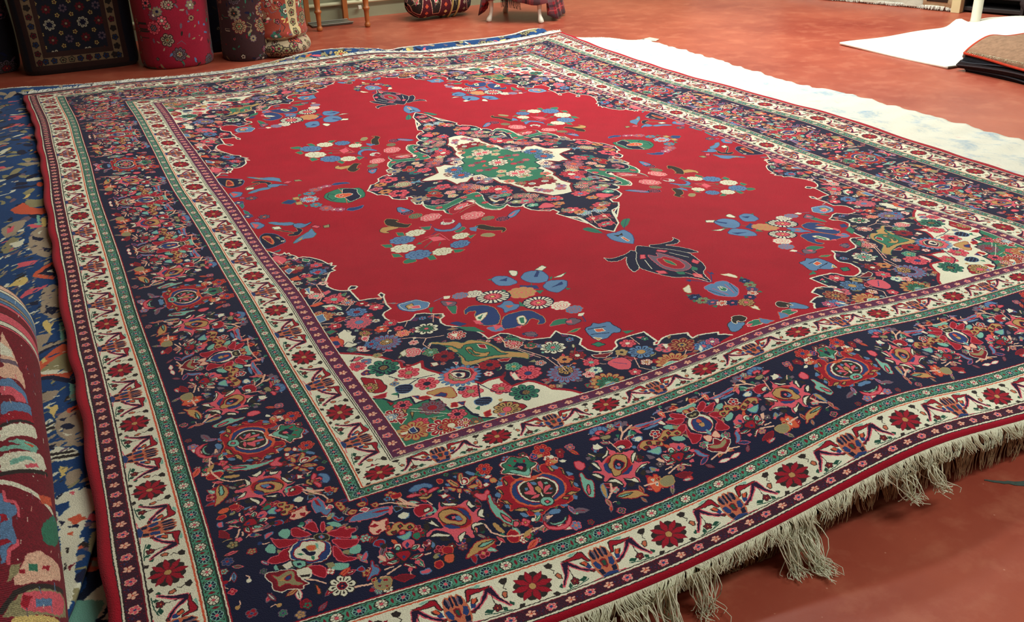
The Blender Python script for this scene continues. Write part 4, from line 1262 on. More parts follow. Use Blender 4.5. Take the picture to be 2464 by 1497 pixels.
BLUE="""p O -1786 -259 -1777 -233 -1749 -193 -1719 -169 -1712 -181 -1717 -322 -1754 -289
p N -1766 -247 -1717 -186 -1713 -293
p C -1741 -242 -1722 -228 -1714 -261
p X -1868 220 -1839 252 -1816 258 -1776 254 -1790 194 -1819 144 -1853 117 -1866 171
p P -1846 207 -1820 221 -1830 169 -1850 162
p K -1843 225 -1832 223 -1835 201
p P -1831 -121 -1799 -123 -1760 -129 -1774 -162 -1814 -164
p Y -1865 -291 -1847 -271 -1829 -250 -1803 -242 -1797 -276 -1805 -310 -1843 -296
p X -1769 125 -1739 164 -1706 136 -1706 32 -1713 -105 -1731 -129 -1771 -72 -1785 6 -1779 75
p N -1768 87 -1730 47 -1745 28 -1766 58
p N -1742 -28 -1713 -53 -1718 -85 -1736 -66
p O -1834 390 -1797 421 -1782 444 -1755 365 -1708 337 -1708 275 -1786 311 -1814 337
p H -1779 432 -1766 468 -1703 431 -1706 368 -1755 365
p T -1743 285 -1732 269 -1736 182 -1745 187
p Y -1727 246 -1713 238 -1717 151 -1730 159
p X -1762 -371 -1726 -347 -1712 -377 -1709 -488 -1721 -618 -1744 -611 -1777 -540 -1770 -502
p N -1758 -502 -1719 -545 -1743 -585 -1760 -549
p P -1828 -400 -1807 -354 -1761 -350 -1770 -382 -1808 -397 -1823 -410
p X -1875 -322 -1856 -318 -1847 -375 -1831 -347 -1838 -408 -1852 -414 -1872 -396
p N -1805 -455 -1773 -452 -1777 -485 -1796 -481
p H -1876 41 -1834 125 -1807 91 -1822 36 -1863 -19
p C -1849 69 -1810 65 -1793 83 -1800 24 -1828 13
p O -1836 -953 -1808 -902 -1749 -817 -1720 -797 -1713 -837 -1713 -1032 -1758 -985 -1802 -982
p H -1796 -942 -1748 -878 -1719 -858 -1708 -900 -1714 -987 -1757 -953 -1783 -955
p C -1801 -945 -1756 -947 -1718 -985 -1745 -981 -1784 -965
p Y -1789 -872 -1777 -862 -1773 -887 -1783 -899
s N 8 -1853 -922 -1796 -827 -1758 -801 -1720 -791
s N 8 -1836 -974 -1767 -991 -1714 -1047
s X 8 -1848 -913 -1795 -810 -1757 -789 -1719 -779
p X -1858 -769 -1829 -724 -1791 -707 -1744 -708 -1765 -759 -1786 -797 -1823 -812 -1850 -809
p P -1825 -738 -1792 -732 -1798 -766 -1817 -768
p N -1818 -742 -1807 -743 -1810 -765
p Y -1774 -626 -1758 -607 -1755 -636 -1740 -644 -1752 -678 -1750 -730 -1762 -698 -1770 -667
p T -1726 -652 -1713 -646 -1719 -773 -1731 -779
p T -1727 -1045 -1710 -1065 -1717 -1154 -1729 -1156
p X -1819 -1088 -1788 -1064 -1750 -1074 -1765 -1117 -1799 -1128 -1817 -1148
p P -1811 -1102 -1796 -1100 -1807 -1124
p Y -1788 -1144 -1772 -1163 -1762 -1139 -1760 -1179 -1770 -1202 -1768 -1241 -1778 -1198
p X -1767 -1223 -1745 -1197 -1710 -1187 -1697 -1232 -1708 -1371 -1740 -1371 -1768 -1321 -1773 -1265
p O -1744 -1192 -1714 -1180 -1712 -1205 -1738 -1220
p N -1763 -1234 -1743 -1236 -1752 -1254
p N -1761 -1272 -1741 -1265 -1726 -1291 -1739 -1302 -1758 -1287
p C -1759 -1308 -1737 -1329 -1749 -1333
p C -1808 -1246 -1779 -1216 -1772 -1247 -1783 -1296 -1806 -1292
s K 5 -1805 -1257 -1776 -1245
s K 5 -1803 -1275 -1779 -1271
p N -1846 -846 -1824 -836 -1821 -883 -1843 -905
p C -1799 -1397 -1778 -1367 -1734 -1400 -1725 -1438 -1745 -1451 -1782 -1439
s K 5 -1792 -1401 -1742 -1412
s K 5 -1781 -1423 -1732 -1434
p X -1808 -1342 -1758 -1344 -1713 -1386 -1714 -1402 -1778 -1367 -1806 -1369
p N -1805 -1361 -1774 -1353 -1779 -1383
p C -1795 -1592 -1738 -1574 -1701 -1611 -1715 -1681 -1738 -1728 -1754 -1789 -1767 -1905 -1778 -1983 -1789 -2000 -1789 -1882 -1788 -1805 -1788 -1750 -1788 -1679
p Y -1772 -1463 -1756 -1481 -1762 -1511 -1775 -1521
p J -1792 -1529 -1760 -1546 -1767 -1583 -1790 -1571
p X -1762 -1503 -1732 -1494 -1726 -1523 -1745 -1554 -1765 -1560
p P -1759 -1587 -1747 -1589 -1752 -1607
p O -1770 -1692 -1746 -1686 -1732 -1709 -1757 -1725
p N -1772 -1724 -1752 -1720 -1750 -1736
p N -1785 -1688 -1774 -1701 -1782 -1715
p J -1793 -1624 -1761 -1625 -1763 -1647 -1784 -1674
p O -1773 -1748 -1762 -1743 -1763 -1757
p K -1777 -1797 -1772 -1800 -1774 -1819 -1778 -1817
p K -1782 -1847 -1779 -1849 -1780 -1873 -1785 -1871
p D -1777 -1863 -1766 -1856 -1775 -1883""".split("\n")
NAVY="""p O -1759 -1834 -1750 -1818 -1742 -1813 -1721 -1827 -1717 -1862 -1736 -1871 -1757 -1857
p X -1740 -1830 -1726 -1835 -1726 -1857 -1738 -1851
p J -1744 -1795 -1727 -1804 -1735 -1813
p J -1767 -1899 -1758 -1878 -1750 -1870 -1750 -1908 -1766 -1930
p C -1760 -1950 -1741 -1931 -1719 -1918 -1713 -1975 -1735 -2021 -1791 -2003
s T 9 -1771 -1958 -1738 -1977
s T 9 -1775 -1969 -1743 -1989
s T 9 -1781 -1981 -1749 -2000
s T 9 -1787 -1993 -1755 -2012
p C -1735 -2021 -1720 -2006 -1709 -2030 -1710 -2045""".split("\n")
ROLL="""p L -1257 36 -1297 40 -1386 50 -1453 54 -1448 35
p C -1327 35 -1353 45 -1382 48 -1393 35
p Q -1412 35 -1396 49 -1413 53 -1430 35
p L -1448 35 -1416 55 -1515 59 -1482 50 -1509 34
p B -1517 34 -1491 43 -1519 55 -1532 58 -1577 60 -1568 49 -1550 34
p P -1550 34 -1534 43 -1545 55 -1575 58 -1599 43 -1583 34
p D -1591 34 -1572 44 -1588 47 -1618 41 -1622 34
p B -1622 34 -1597 47 -1570 62 -1630 62 -1644 47 -1682 34
p R -1682 34 -1646 42 -1612 61 -1647 64 -1671 48 -1711 33
p K -1719 33 -1674 46 -1646 62 -1651 64 -1686 46 -1733 33
p C -1733 33 -1689 46 -1655 64 -1703 67 -1730 50 -1788 33
p D -1788 33 -1746 43 -1722 59 -1747 73 -1772 47 -1801 33
p T -1774 38 -1748 48 -1733 64 -1741 68 -1772 47
p O -1755 51 -1740 62 -1753 60
p T -1801 33 -1772 47 -1741 66 -1770 63 -1786 46 -1821 33
p C -1827 33 -1788 51 -1747 71 -1789 78 -1858 50 -1896 33
p T -1839 40 -1794 55 -1796 64 -1814 53 -1858 41
p P -1836 52 -1800 64 -1809 66 -1843 54
s K 6 -1899 32 -1880 41 -1846 57 -1801 77
s C 8 -1922 32 -1919 40 -1917 53 -1916 63 -1919 82
p O -1909 64 -1869 81 -1895 83 -1931 67
p B -1961 32 -1958 35 -1990 40 -1984 44 -2013 44 -2032 39 -2081 42 -2102 43 -2120 36 -2163 35 -2175 31
s P 5 -1952 35 -1982 36 -1976 43 -1994 45 -2018 45
s P 5 -2096 43 -2106 43 -2130 37 -2167 36
p R -2028 32 -2025 36 -2041 37 -2057 32
p R -2107 31 -2098 36 -2106 39 -2123 31
p G -1987 68 -1909 86 -1921 98 -2027 82 -2063 65 -2028 63
p L -2127 48 -2095 59 -2088 71 -2077 83 -2118 84 -2164 66 -2223 40 -2199 39 -2163 45
p G -2150 50 -2137 57 -2156 57 -2168 50
p R -2175 43 -2170 47 -2180 47 -2185 43
p R -2133 62 -2113 70 -2133 67 -2144 61
p H -2170 38 -2152 45 -2187 42 -2217 35
s K 6 -2289 31 -2237 40 -2207 51 -2182 64 -2144 85
p H -2312 30 -2247 40 -2215 50 -2161 78 -2154 89 -2212 88
p P -2233 44 -2210 56 -2167 77 -2161 88 -2219 80 -2252 62 -2276 43
p R -2237 45 -2227 52 -2267 47 -2262 43
p B -2232 54 -2203 69 -2222 68 -2252 54
p Y -2299 37 -2269 55 -2240 74 -2238 82 -2317 37""".split("\n")
CTRL=[-6014,10000,20,2,39,-6014,8333,71,-27,-61,-6014,6667,53,-19,-57,-6014,5000,72,-17,-34,-6014,3333,81,-24,-100,-6014,1667,78,-24,-124,-6014,0,41,-11,-62,-6014,-1667,-29,4,9,-6014,-3333,-35,7,44,-6014,-5000,-51,13,117,-6014,-6667,-51,14,139,-6014,-8333,-35,9,100,-6014,-10000,-34,4,28,-8412,10560,-25,3,17,-8412,8936,-1,-7,-41,-8412,7311,24,-11,-73,-8412,5686,22,-14,-106,-8412,4062,-3,-10,-88,-8412,2437,8,-8,-78,-8412,812,13,-1,-15,-8412,-812,10,7,83,-8412,-2437,25,13,173,-8412,-4062,64,14,209,-8412,-5686,55,18,278,-8412,-7311,71,15,249,-8412,-8936,55,9,159,-8412,-12185,-60,3,54,-6014,10000,20,2,39,-4511,10000,9,6,53,-3007,10000,27,-6,55,-1503,10000,44,-7,154,0,10000,75,-16,319,1503,10000,53,-18,234,3007,10000,44,-28,162,4511,10000,9,10,131,-5047,12185,-117,2,-223,-3365,12185,-132,38,-234,-1682,12185,-108,87,-79,0,12185,-65,110,124,1682,12185,-103,137,-53,8412,-12185,-130,67,-55,8412,-10560,-373,208,12,8412,-8936,-445,260,0,8412,-7311,-446,277,-5,8412,-5686,-357,235,-41,8412,-4062,-286,202,-47,8412,-2437,-160,123,-10,8412,-812,-13,8,-33,8412,812,164,-157,-12,8412,2437,211,-228,-61,8412,4062,123,-146,-33,8412,5686,62,-81,-10,6014,-10000,-15,1,-117,6014,-8333,-127,63,-72,6014,-6667,-128,67,-69,6014,-5000,-91,48,-97,6014,-3333,-3,-6,-107,6014,-1667,95,-76,-105,6014,0,176,-146,-91,6014,1667,212,-193,-104,6014,3333,160,-160,-75,6014,5000,95,-103,-22,6014,6667,48,-54,26,6014,8333,53,-55,116,-8412,-12185,-60,3,54,-6730,-12185,-16,4,60,-5047,-12185,1,0,1,-3365,-12185,34,-8,-47,-1682,-12185,39,-8,9,0,-12185,58,-15,23,1682,-12185,54,-16,42,3365,-12185,50,-28,-156,5047,-12185,-1,-9,-170,6730,-12185,-51,16,-172,8412,-12185,-130,67,-55,-6014,-10000,-35,5,28,-4511,-10000,35,-8,-51,-3007,-10000,101,-25,-93,-1504,-10000,81,-19,23,0,-10000,70,-22,-19,1504,-10000,77,-27,-12,3007,-10000,3,-8,-108,4511,-10000,35,-23,-130,6014,-10000,-15,1,-117,0,5150,87,-39,132,0,-5150,220,-84,-52,-3003,0,171,-63,-131,3003,0,212,-140,-98,0,0,202,-94,-6,-1969,0,296,-117,-106,1969,0,144,-80,11,-3337,2174,69,-44,-222,3337,2174,445,-346,-129,-3337,-2174,467,-142,-208,3337,-2174,273,-173,-186,-1710,3845,253,-113,49,1710,3845,462,-324,85,-1710,-3845,388,-131,-112,1710,-3845,115,-58,-86,-1967,5831,98,-53,-28,1967,5831,46,-19,145,-1967,-5831,161,-50,-93,-2511,5670,150,-76,-54,2511,5670,97,-70,95,-2511,-5670,106,-35,-123,-1877,6440,87,-45,15,1877,6440,53,-22,173,-1877,-6440,152,-46,-84,-2890,6253,54,-26,-14,2890,6253,71,-52,94,-2890,-6253,57,-18,-79,-2394,6836,77,-39,5,2394,6836,73,-42,186,-2394,-6836,171,-46,-68,-4757,4595,159,-55,-98,4757,4595,155,-151,-33,-4757,-4595,32,-8,-35,4757,-4595,106,-69,-125,-4437,5099,143,-56,-101,4437,5099,156,-152,-31,-4437,-5099,2,-4,-52,4437,-5099,131,-81,-141,-1541,8667,-9,23,108,1541,8667,-11,49,248,-1609,9053,8,15,122,1609,9053,11,29,246,-3854,7880,43,-14,31,3854,7880,48,-30,162,-3474,0,135,-50,-145,3474,0,240,-168,-129,-4219,0,142,-42,-94,4219,0,270,-197,-117,0,5984,21,8,172,0,-5984,237,-85,-32,0,8016,84,-26,279,0,-8016,137,-45,-26]
# ======================= helpers =======================
def link(o,parent=None):
    C.objects.link(o)
    if parent is not None: o.parent=parent
    return o
def tag(o,label=None,cat=None,group=None,kind=None):
    if label: o['label']=label
    if cat: o['category']=cat
    if group: o['group']=group
    if kind: o['kind']=kind
    return o
def empty(name,loc,label,cat,group=None,rz=0):
    o=bpy.data.objects.new(name,None);link(o);o.location=loc;o.rotation_euler=(0,0,rz);return tag(o,label,cat,group)
def meshob(name,V,F,mat,parent=None,uv=None,smooth=True):
    me=bpy.data.meshes.new(name);me.from_pydata([tuple(map(float,v)) for v in V],[],[tuple(map(int,f)) for f in F])
    if uv is not None:
        l=me.uv_layers.new(name='UVMap');idx=np.empty(len(me.loops),np.int32);me.loops.foreach_get('vertex_index',idx)
        l.data.foreach_set('uv',np.asarray(uv,np.float32)[idx].ravel())
    if smooth: me.polygons.foreach_set('use_smooth',[True]*len(me.polygons))
    if mat: me.materials.append(mat)
    me.update();o=bpy.data.objects.new(name,me);return link(o,parent)
def gridfaces(nu,nv,wrap=False):
    j,i=np.mgrid[0:nv-1,0:(nu if wrap else nu-1)]
    a=j*nu+i;b=j*nu+(i+1)%nu
    return np.stack([a,b,b+nu,a+nu],-1).reshape(-1,4)
def gridob(name,X,Y,Z,mat,parent=None,U=None,V=None,wrap=False,flip=False):
    nv,nu=X.shape;F=gridfaces(nu,nv,wrap)
    if flip: F=F[:,::-1]
    uv=None if U is None else np.stack([U.ravel(),V.ravel()],1)
    return meshob(name,np.stack([X.ravel(),Y.ravel(),Z.ravel()],1),F,mat,parent,uv)
def solid(o,t,off=-1):
    m=o.modifiers.new('Thick','SOLIDIFY');m.thickness=t;m.offset=off;return o
def bevel(o,w,n=2):
    m=o.modifiers.new('Bevel','BEVEL');m.width=w;m.segments=n;return o
def box(name,c,s,mat,parent=None,rz=0,bv=0):
    x,y,z=[v/2 for v in s];ca,sa=math.cos(rz),math.sin(rz)
    V=[(c[0]+dx*x*ca-dy*y*sa,c[1]+dx*x*sa+dy*y*ca,c[2]+dz*z) for dz in(-1,1) for dx,dy in((-1,-1),(1,-1),(1,1),(-1,1))]
    o=meshob(name,V,[(3,2,1,0),(4,5,6,7),(0,1,5,4),(1,2,6,5),(2,3,7,6),(3,0,4,7)],mat,parent,smooth=False)
    return bevel(o,bv) if bv else o
def lathe(name,prof,c,mat,parent=None,n=20):
    V=[];F=[]
    for r,z in prof:
        for k in range(n):
            a=2*math.pi*k/n;V.append((c[0]+r*math.cos(a),c[1]+r*math.sin(a),c[2]+z))
    m=len(prof);F=[tuple(f) for f in gridfaces(n,m,True)]
    F.append(tuple(range(n))[::-1]);F.append(tuple((m-1)*n+k for k in range(n)))
    return meshob(name,V,F,mat,parent)
def tubes(name,paths,rad,mat,parent=None,n=3,taper=.5):
    V=[];F=[]
    for P in paths:
        P=np.asarray(P,float);b=len(V);m=len(P)
        T=np.gradient(P,axis=0);T/=np.linalg.norm(T,axis=1)[:,None]+1e-9
        A=np.cross(T,[0.31,.17,.93]);A/=np.linalg.norm(A,axis=1)[:,None]+1e-9;B=np.cross(T,A)
        for i in range(m):
            r=rad*(1-(1-taper)*i/(m-1))
            for k in range(n):
                a=2*math.pi*k/n;V.append(P[i]+r*(math.cos(a)*A[i]+math.sin(a)*B[i]))
        for i in range(m-1):
            for k in range(n):
                F.append((b+i*n+k,b+i*n+(k+1)%n,b+(i+1)*n+(k+1)%n,b+(i+1)*n+k))
    return meshob(name,V,F,mat,parent)
# ---- materials ----
def newmat(name):
    m=bpy.data.materials.new(name);m.use_nodes=True;nt=m.node_tree;return m,nt,nt.nodes['Principled BSDF']
def srgb(c): 
    c=[v/255 for v in c];return tuple((v/12.92 if v<=.04045 else ((v+.055)/1.055)**2.4) for v in c)+(1,)
def node(nt,t,**k):
    n=nt.nodes.new(t)
    for a,b in k.items():
        if a in n.inputs: n.inputs[a].default_value=b
        else: setattr(n,a,b)
    return n
def plain(name,col,rough=.6,metal=0,var=.12,scale=8,bump=.05,spec=.5,bscale=60):
    m,nt,p=newmat(name);tc=node(nt,'ShaderNodeTexCoord')
    nz=node(nt,'ShaderNodeTexNoise',Scale=scale,Detail=4.0);nt.links.new(tc.outputs['Object'],nz.inputs['Vector'])
    mx=node(nt,'ShaderNodeMix',data_type='RGBA',blend_type='MIX');c=srgb(col)
    mx.inputs[6].default_value=tuple(v*(1-var) for v in c[:3])+(1,);mx.inputs[7].default_value=tuple(min(1,v*(1+var)) for v in c[:3])+(1,)
    nt.links.new(nz.outputs['Fac'],mx.inputs[0]);nt.links.new(mx.outputs[2],p.inputs['Base Color'])
    p.inputs['Roughness'].default_value=rough;p.inputs['Metallic'].default_value=metal;p.inputs['Specular IOR Level'].default_value=spec
    if bump:
        n2=node(nt,'ShaderNodeTexNoise',Scale=bscale,Detail=3.0);nt.links.new(tc.outputs['Object'],n2.inputs['Vector'])
        b=node(nt,'ShaderNodeBump',Strength=bump,Distance=.01);nt.links.new(n2.outputs['Fac'],b.inputs['Height']);nt.links.new(b.outputs['Normal'],p.inputs['Normal'])
    return m
def woven(name,im,rough=.95,sheen=.08,pile=420,bump=.35,mott=.22,weave=False,gain=1.0):
    """procedural pattern drawn above, as the colour of a knotted pile or a flat weave"""
    h,w=im.shape[:2];I=bpy.data.images.new(name,w,h,alpha=False)
    px=np.ones((h,w,4),np.float32);px[...,:3]=im[::-1].astype(np.float32)/255;I.pixels.foreach_set(px.ravel());I.update();I.pack()
    m,nt,p=newmat(name);L=nt.links.new
    tc=node(nt,'ShaderNodeTexCoord');ti=node(nt,'ShaderNodeTexImage');ti.image=I;ti.extension='EXTEND'
    # tiny wobble of the knots
    wn=node(nt,'ShaderNodeTexNoise',Scale=160.0,Detail=2.0);L(tc.outputs['Object'],wn.inputs['Vector'])
    su=node(nt,'ShaderNodeVectorMath',operation='SUBTRACT');su.inputs[1].default_value=(.5,.5,.5);L(wn.outputs['Color'],su.inputs[0])
    sc=node(nt,'ShaderNodeVectorMath',operation='SCALE');sc.inputs['Scale'].default_value=.0022;L(su.outputs[0],sc.inputs[0])
    ad=node(nt,'ShaderNodeVectorMath',operation='ADD');L(tc.outputs['UV'],ad.inputs[0]);L(sc.outputs[0],ad.inputs[1]);L(ad.outputs[0],ti.inputs['Vector'])
    n1=node(nt,'ShaderNodeTexNoise',Scale=9.0,Detail=5.0);L(tc.outputs['Object'],n1.inputs['Vector'])
    n2=node(nt,'ShaderNodeTexNoise',Scale=float(pile),Detail=2.0);L(tc.outputs['Object'],n2.inputs['Vector'])
    s=node(nt,'ShaderNodeMath',operation='MULTIPLY_ADD');L(n1.outputs['Fac'],s.inputs[0]);s.inputs[1].default_value=mott*1.6;s.inputs[2].default_value=(1-mott*1.2)*gain
    s2=node(nt,'ShaderNodeMath',operation='MULTIPLY_ADD');L(n2.outputs['Fac'],s2.inputs[0]);s2.inputs[1].default_value=.5;L(s.outputs[0],s2.inputs[2])
    s3=node(nt,'ShaderNodeMath',operation='SUBTRACT');L(s2.outputs[0],s3.inputs[0]);s3.inputs[1].default_value=.18
    mu=node(nt,'ShaderNodeVectorMath',operation='SCALE');L(ti.outputs['Color'],mu.inputs[0]);L(s3.outputs[0],mu.inputs['Scale'])
    L(mu.outputs[0],p.inputs['Base Color'])
    p.inputs['Roughness'].default_value=rough;p.inputs['Specular IOR Level'].default_value=.25
    p.inputs['Sheen Weight'].default_value=sheen;p.inputs['Sheen Roughness'].default_value=.45
    b=node(nt,'ShaderNodeBump',Strength=bump,Distance=.006);L(n2.outputs['Fac'],b.inputs['Height'])
    if weave:
        wv=node(nt,'ShaderNodeTexWave',Scale=float(weave),Distortion=1.0);wv.bands_direction='Y';L(tc.outputs['Object'],wv.inputs['Vector'])
        b2=node(nt,'ShaderNodeBump',Strength=.5,Distance=.004);L(wv.outputs['Fac'],b2.inputs['Height']);L(b.outputs[0],b2.inputs['Normal']);b=b2
    L(b.outputs[0],p.inputs['Normal']);return m
def fringe(name,mat,parent,roots,outv,n,length,drop,rad=.0013,seed=1,kind='stuff',curl=.25,zmin=.004,clump=9):
    """loose warp threads along a rug edge: roots(t)->point, outv(t)->unit direction"""
    rs=np.random.RandomState(seed);paths=[]
    ph=rs.rand(200)*6.28;lean=rs.randn(4000)*.5
    for i in range(n):
        t=(i+rs.rand()*.8)/n;p=np.array(roots(t),float);d=np.array(outv(t),float);sd=np.cross(d,[0,0,1])
        g=int(t*n/clump);tl=lean[g%4000];L=length*(.75+.4*rs.rand())*(1+.12*math.sin(t*43+ph[0]))
        pts=[];m=6;sw=rs.randn()*.12+tl*.35
        for k in range(m):
            f=k/(m-1);oh=L*(1-drop)*f**.8;dz=-L*drop*f**1.6;s=L*sw*f+L*curl*.12*math.sin(f*5+ph[g%200])*f+rs.randn()*.0004
            q=p+d*oh+sd*s+np.array([0,0,dz+ (rs.rand()-.3)*.003*f]);q[2]=max(q[2],zmin+rs.rand()*.002);pts.append(q)
        paths.append(pts)
    o=tubes(name,paths,rad,mat,parent);tag(o,kind=kind);return o
# ======================= the surface of the big rug =======================
CT=np.array(CTRL,float).reshape(-1,5)/1e4
class TP:
    def __init__(s,P,D,lam):
        s.P=P;n=len(P);K=s.k(P,P)+lam*np.eye(n);T=np.c_[np.ones(n),P]
        M=np.block([[K,T],[T.T,np.zeros((3,3))]]);q=np.linalg.solve(M,np.r_[D,np.zeros((3,3))]);s.w=q[:n];s.a=q[n:]
    def k(s,A,B):
        r2=((A[:,None]-B[None])**2).sum(-1);return r2*np.log(np.maximum(r2,1e-12))*.5
    def __call__(s,U): return s.k(U,s.P)@s.w+np.c_[np.ones(len(U)),U]@s.a
WARP=TP(CT[:,:2],CT[:,2:],2e-4)
S=1.9;Z0=.15
def rug(U):
    U=np.atleast_2d(np.asarray(U,float));return (np.c_[U[:,0],-U[:,1],0*U[:,0]]+WARP(U))*S+[0,0,Z0]
def rugz(X,Y,clampy=True):
    U=np.c_[np.clip(np.ravel(X)/S,-.9,.9),np.clip(-np.ravel(Y)/S,-1.265,1.265)]
    for _ in range(2):
        d=WARP(U);U2=np.c_[np.clip(np.ravel(X)/S-d[:,0],-.9,.9),np.clip(-(np.ravel(Y)/S-d[:,1]),-1.265,1.265)];U=U2
    return (WARP(U)[:,2]*S+Z0).reshape(np.shape(X))
# ======================= setting =======================
def floor_mat():
    m,nt,p=newmat('red_stained_concrete');L=nt.links.new;tc=node(nt,'ShaderNodeTexCoord')
    n1=node(nt,'ShaderNodeTexNoise',Scale=1.1,Detail=6.0,Roughness=.6);L(tc.outputs['Object'],n1.inputs['Vector'])
    n2=node(nt,'ShaderNodeTexNoise',Scale=7.0,Detail=8.0,Roughness=.65);L(tc.outputs['Object'],n2.inputs['Vector'])
    cr=node(nt,'ShaderNodeValToRGB');L(n1.outputs['Fac'],cr.inputs[0]);e=cr.color_ramp.elements
    e[0].position=.3;e[0].color=srgb((146,58,44));e[1].position=.72;e[1].color=srgb((186,96,72))
    mx=node(nt,'ShaderNodeMix',data_type='RGBA',blend_type='MIX');L(cr.outputs[0],mx.inputs[6]);mx.inputs[7].default_value=srgb((198,122,94))
    r2=node(nt,'ShaderNodeValToRGB');L(n2.outputs['Fac'],r2.inputs[0]);r2.color_ramp.elements[0].position=.5;r2.color_ramp.elements[1].position=.78
    sc=node(nt,'ShaderNodeMath',operation='MULTIPLY');L(r2.outputs[0],sc.inputs[0]);sc.inputs[1].default_value=.6;L(sc.outputs[0],mx.inputs[0])
    # worn pale patch near the crack, a stain with its own outline
    mp=node(nt,'ShaderNodeMapping');mp.inputs['Location'].default_value=(-.42,2.62,0);mp.inputs['Rotation'].default_value=(0,0,.5);L(tc.outputs['Object'],mp.inputs[0])
    mp.inputs['Scale'].default_value=(1,1,0)
    sv=node(nt,'ShaderNodeVectorMath',operation='MULTIPLY');sv.inputs[1].default_value=(3.2,6.5,0);L(mp.outputs[0],sv.inputs[0])
    av=node(nt,'ShaderNodeVectorMath',operation='ADD');L(sv.outputs[0],av.inputs[0]);ns=node(nt,'ShaderNodeTexNoise',Scale=5.0);L(tc.outputs['Object'],ns.inputs['Vector']);L(ns.outputs['Color'],av.inputs[1])
    ln=node(nt,'ShaderNodeVectorMath',operation='LENGTH');L(av.outputs[0],ln.inputs[0])
    rr=node(nt,'ShaderNodeMapRange');rr.inputs[1].default_value=.7;rr.inputs[2].default_value=1.5;rr.inputs[3].default_value=.75;rr.inputs[4].default_value=0;L(ln.outputs['Value'],rr.inputs[0])
    m2=node(nt,'ShaderNodeMix',data_type='RGBA',blend_type='MIX');L(rr.outputs[0],m2.inputs[0]);L(mx.outputs[2],m2.inputs[6]);m2.inputs[7].default_value=srgb((208,140,108))
    # pale dust specks
    vo=node(nt,'ShaderNodeTexVoronoi',Scale=22.0);L(tc.outputs['Object'],vo.inputs['Vector'])
    vr=node(nt,'ShaderNodeMapRange');vr.inputs[1].default_value=.03;vr.inputs[2].default_value=.06;vr.inputs[3].default_value=.5;vr.inputs[4].default_value=0;L(vo.outputs['Distance'],vr.inputs[0])
    m3=node(nt,'ShaderNodeMix',data_type='RGBA',blend_type='MIX');L(vr.outputs[0],m3.inputs[0]);L(m2.outputs[2],m3.inputs[6]);m3.inputs[7].default_value=srgb((220,160,135))
    L(m3.outputs[2],p.inputs['Base Color'])
    ro=node(nt,'ShaderNodeMapRange');ro.inputs[3].default_value=.28;ro.inputs[4].default_value=.5;L(n2.outputs['Fac'],ro.inputs[0]);L(ro.outputs[0],p.inputs['Roughness'])
    p.inputs['Specular IOR Level'].default_value=.45
    b=node(nt,'ShaderNodeBump',Strength=.12,Distance=.01);L(n2.outputs['Fac'],b.inputs['Height']);L(b.outputs[0],p.inputs['Normal'])
    return m
FM=floor_mat()
fl=box('floor',(1.5,-.6,-.05),(13,11.2,.1),FM);tag(fl,kind='structure')
# crack in the screed: a shallow strip of filler, proud by a hair
cp=np.array([(.175,-2.395),(.215,-2.43),(.262,-2.462),(.30,-2.502),(.335,-2.54),(.40,-2.60),(.47,-2.665),(.56,-2.73)])
cw_=[.002,.006,.013,.009,.005,.009,.006,.003];V=[];F=[]
rs=np.random.RandomState(2)
pp=[];ww=[]
for i in range(len(cp)-1):
    for k in range(5):
        f=k/5;pp.append(cp[i]*(1-f)+cp[i+1]*f+rs.randn(2)*.0012);ww.append(cw_[i]*(1-f)+cw_[i+1]*f)
for q,w in zip(pp,ww): V+=[(q[0]-w*.7,q[1]-w*.7,.0012),(q[0]+w*.6+rs.rand()*.002,q[1]+w*.7,.0012)]
F=[(2*i,2*i+1,2*i+3,2*i+2) for i in range(len(pp)-1)]
ck=meshob('floor_crack',V,F,plain('crack_filler',(66,84,78),.9,0,.4,90,.4),fl);
WM=plain('grey_green_wall_paint',(150,152,124),.7,0,.22,2.2,.08)
wb=box('wall_back',(1.5,4.79,1.5),(13,.2,3.0),WM);tag(wb,kind='structure')
wl=box('wall_left',(-4.95,-.6,1.5),(.2,11.2,3.0),WM);tag(wl,kind='structure')
# wall behind the goods on the right, set a little askew
ra=math.atan2(-.927,.375)
wr=box('wall_right',(5.62,1.9,1.5),(7.4,.2,3.0),plain('right_wall_paint',(196,200,186),.7,0,.1,2,.05),None,ra);tag(wr,kind='structure')
wf=box('wall_front',(1.5,-6.3,1.5),(13,.2,3.0),WM);tag(wf,kind='structure')
ce=box('ceiling',(1.5,-.6,3.05),(13,11.6,.1),plain('ceiling_white',(200,204,196),.9,0,.04));tag(ce,kind='structure')
# conduit along the back wall with its two clips
pz=.135;pr=empty('conduit_pipe',(.9,4.66,pz),'pale painted pipe running low along the grey-green back wall','pipe')
tubes('pipe',[[(-2.4,0,0),(0,0,0),(1.2,0,.0)]],.016,plain('pipe_paint',(206,206,170),.5,0,.08,6,.03),pr,10,1)
clipm=plain('clip_white',(214,212,196),.5)
box('pipe_clip',(.045,-.012,.035),(.03,.02,.03),clipm,pr,0,.004);box('pipe_clip',(.05,-.012,-.045),(.03,.02,.03),clipm,pr,0,.004)
# ======================= the big rug =======================
IMC=carpet(BORDER,FIELD,MOTIF)
MC=woven('knotted_red_medallion_pile',IMC)
nu,nv=221,301
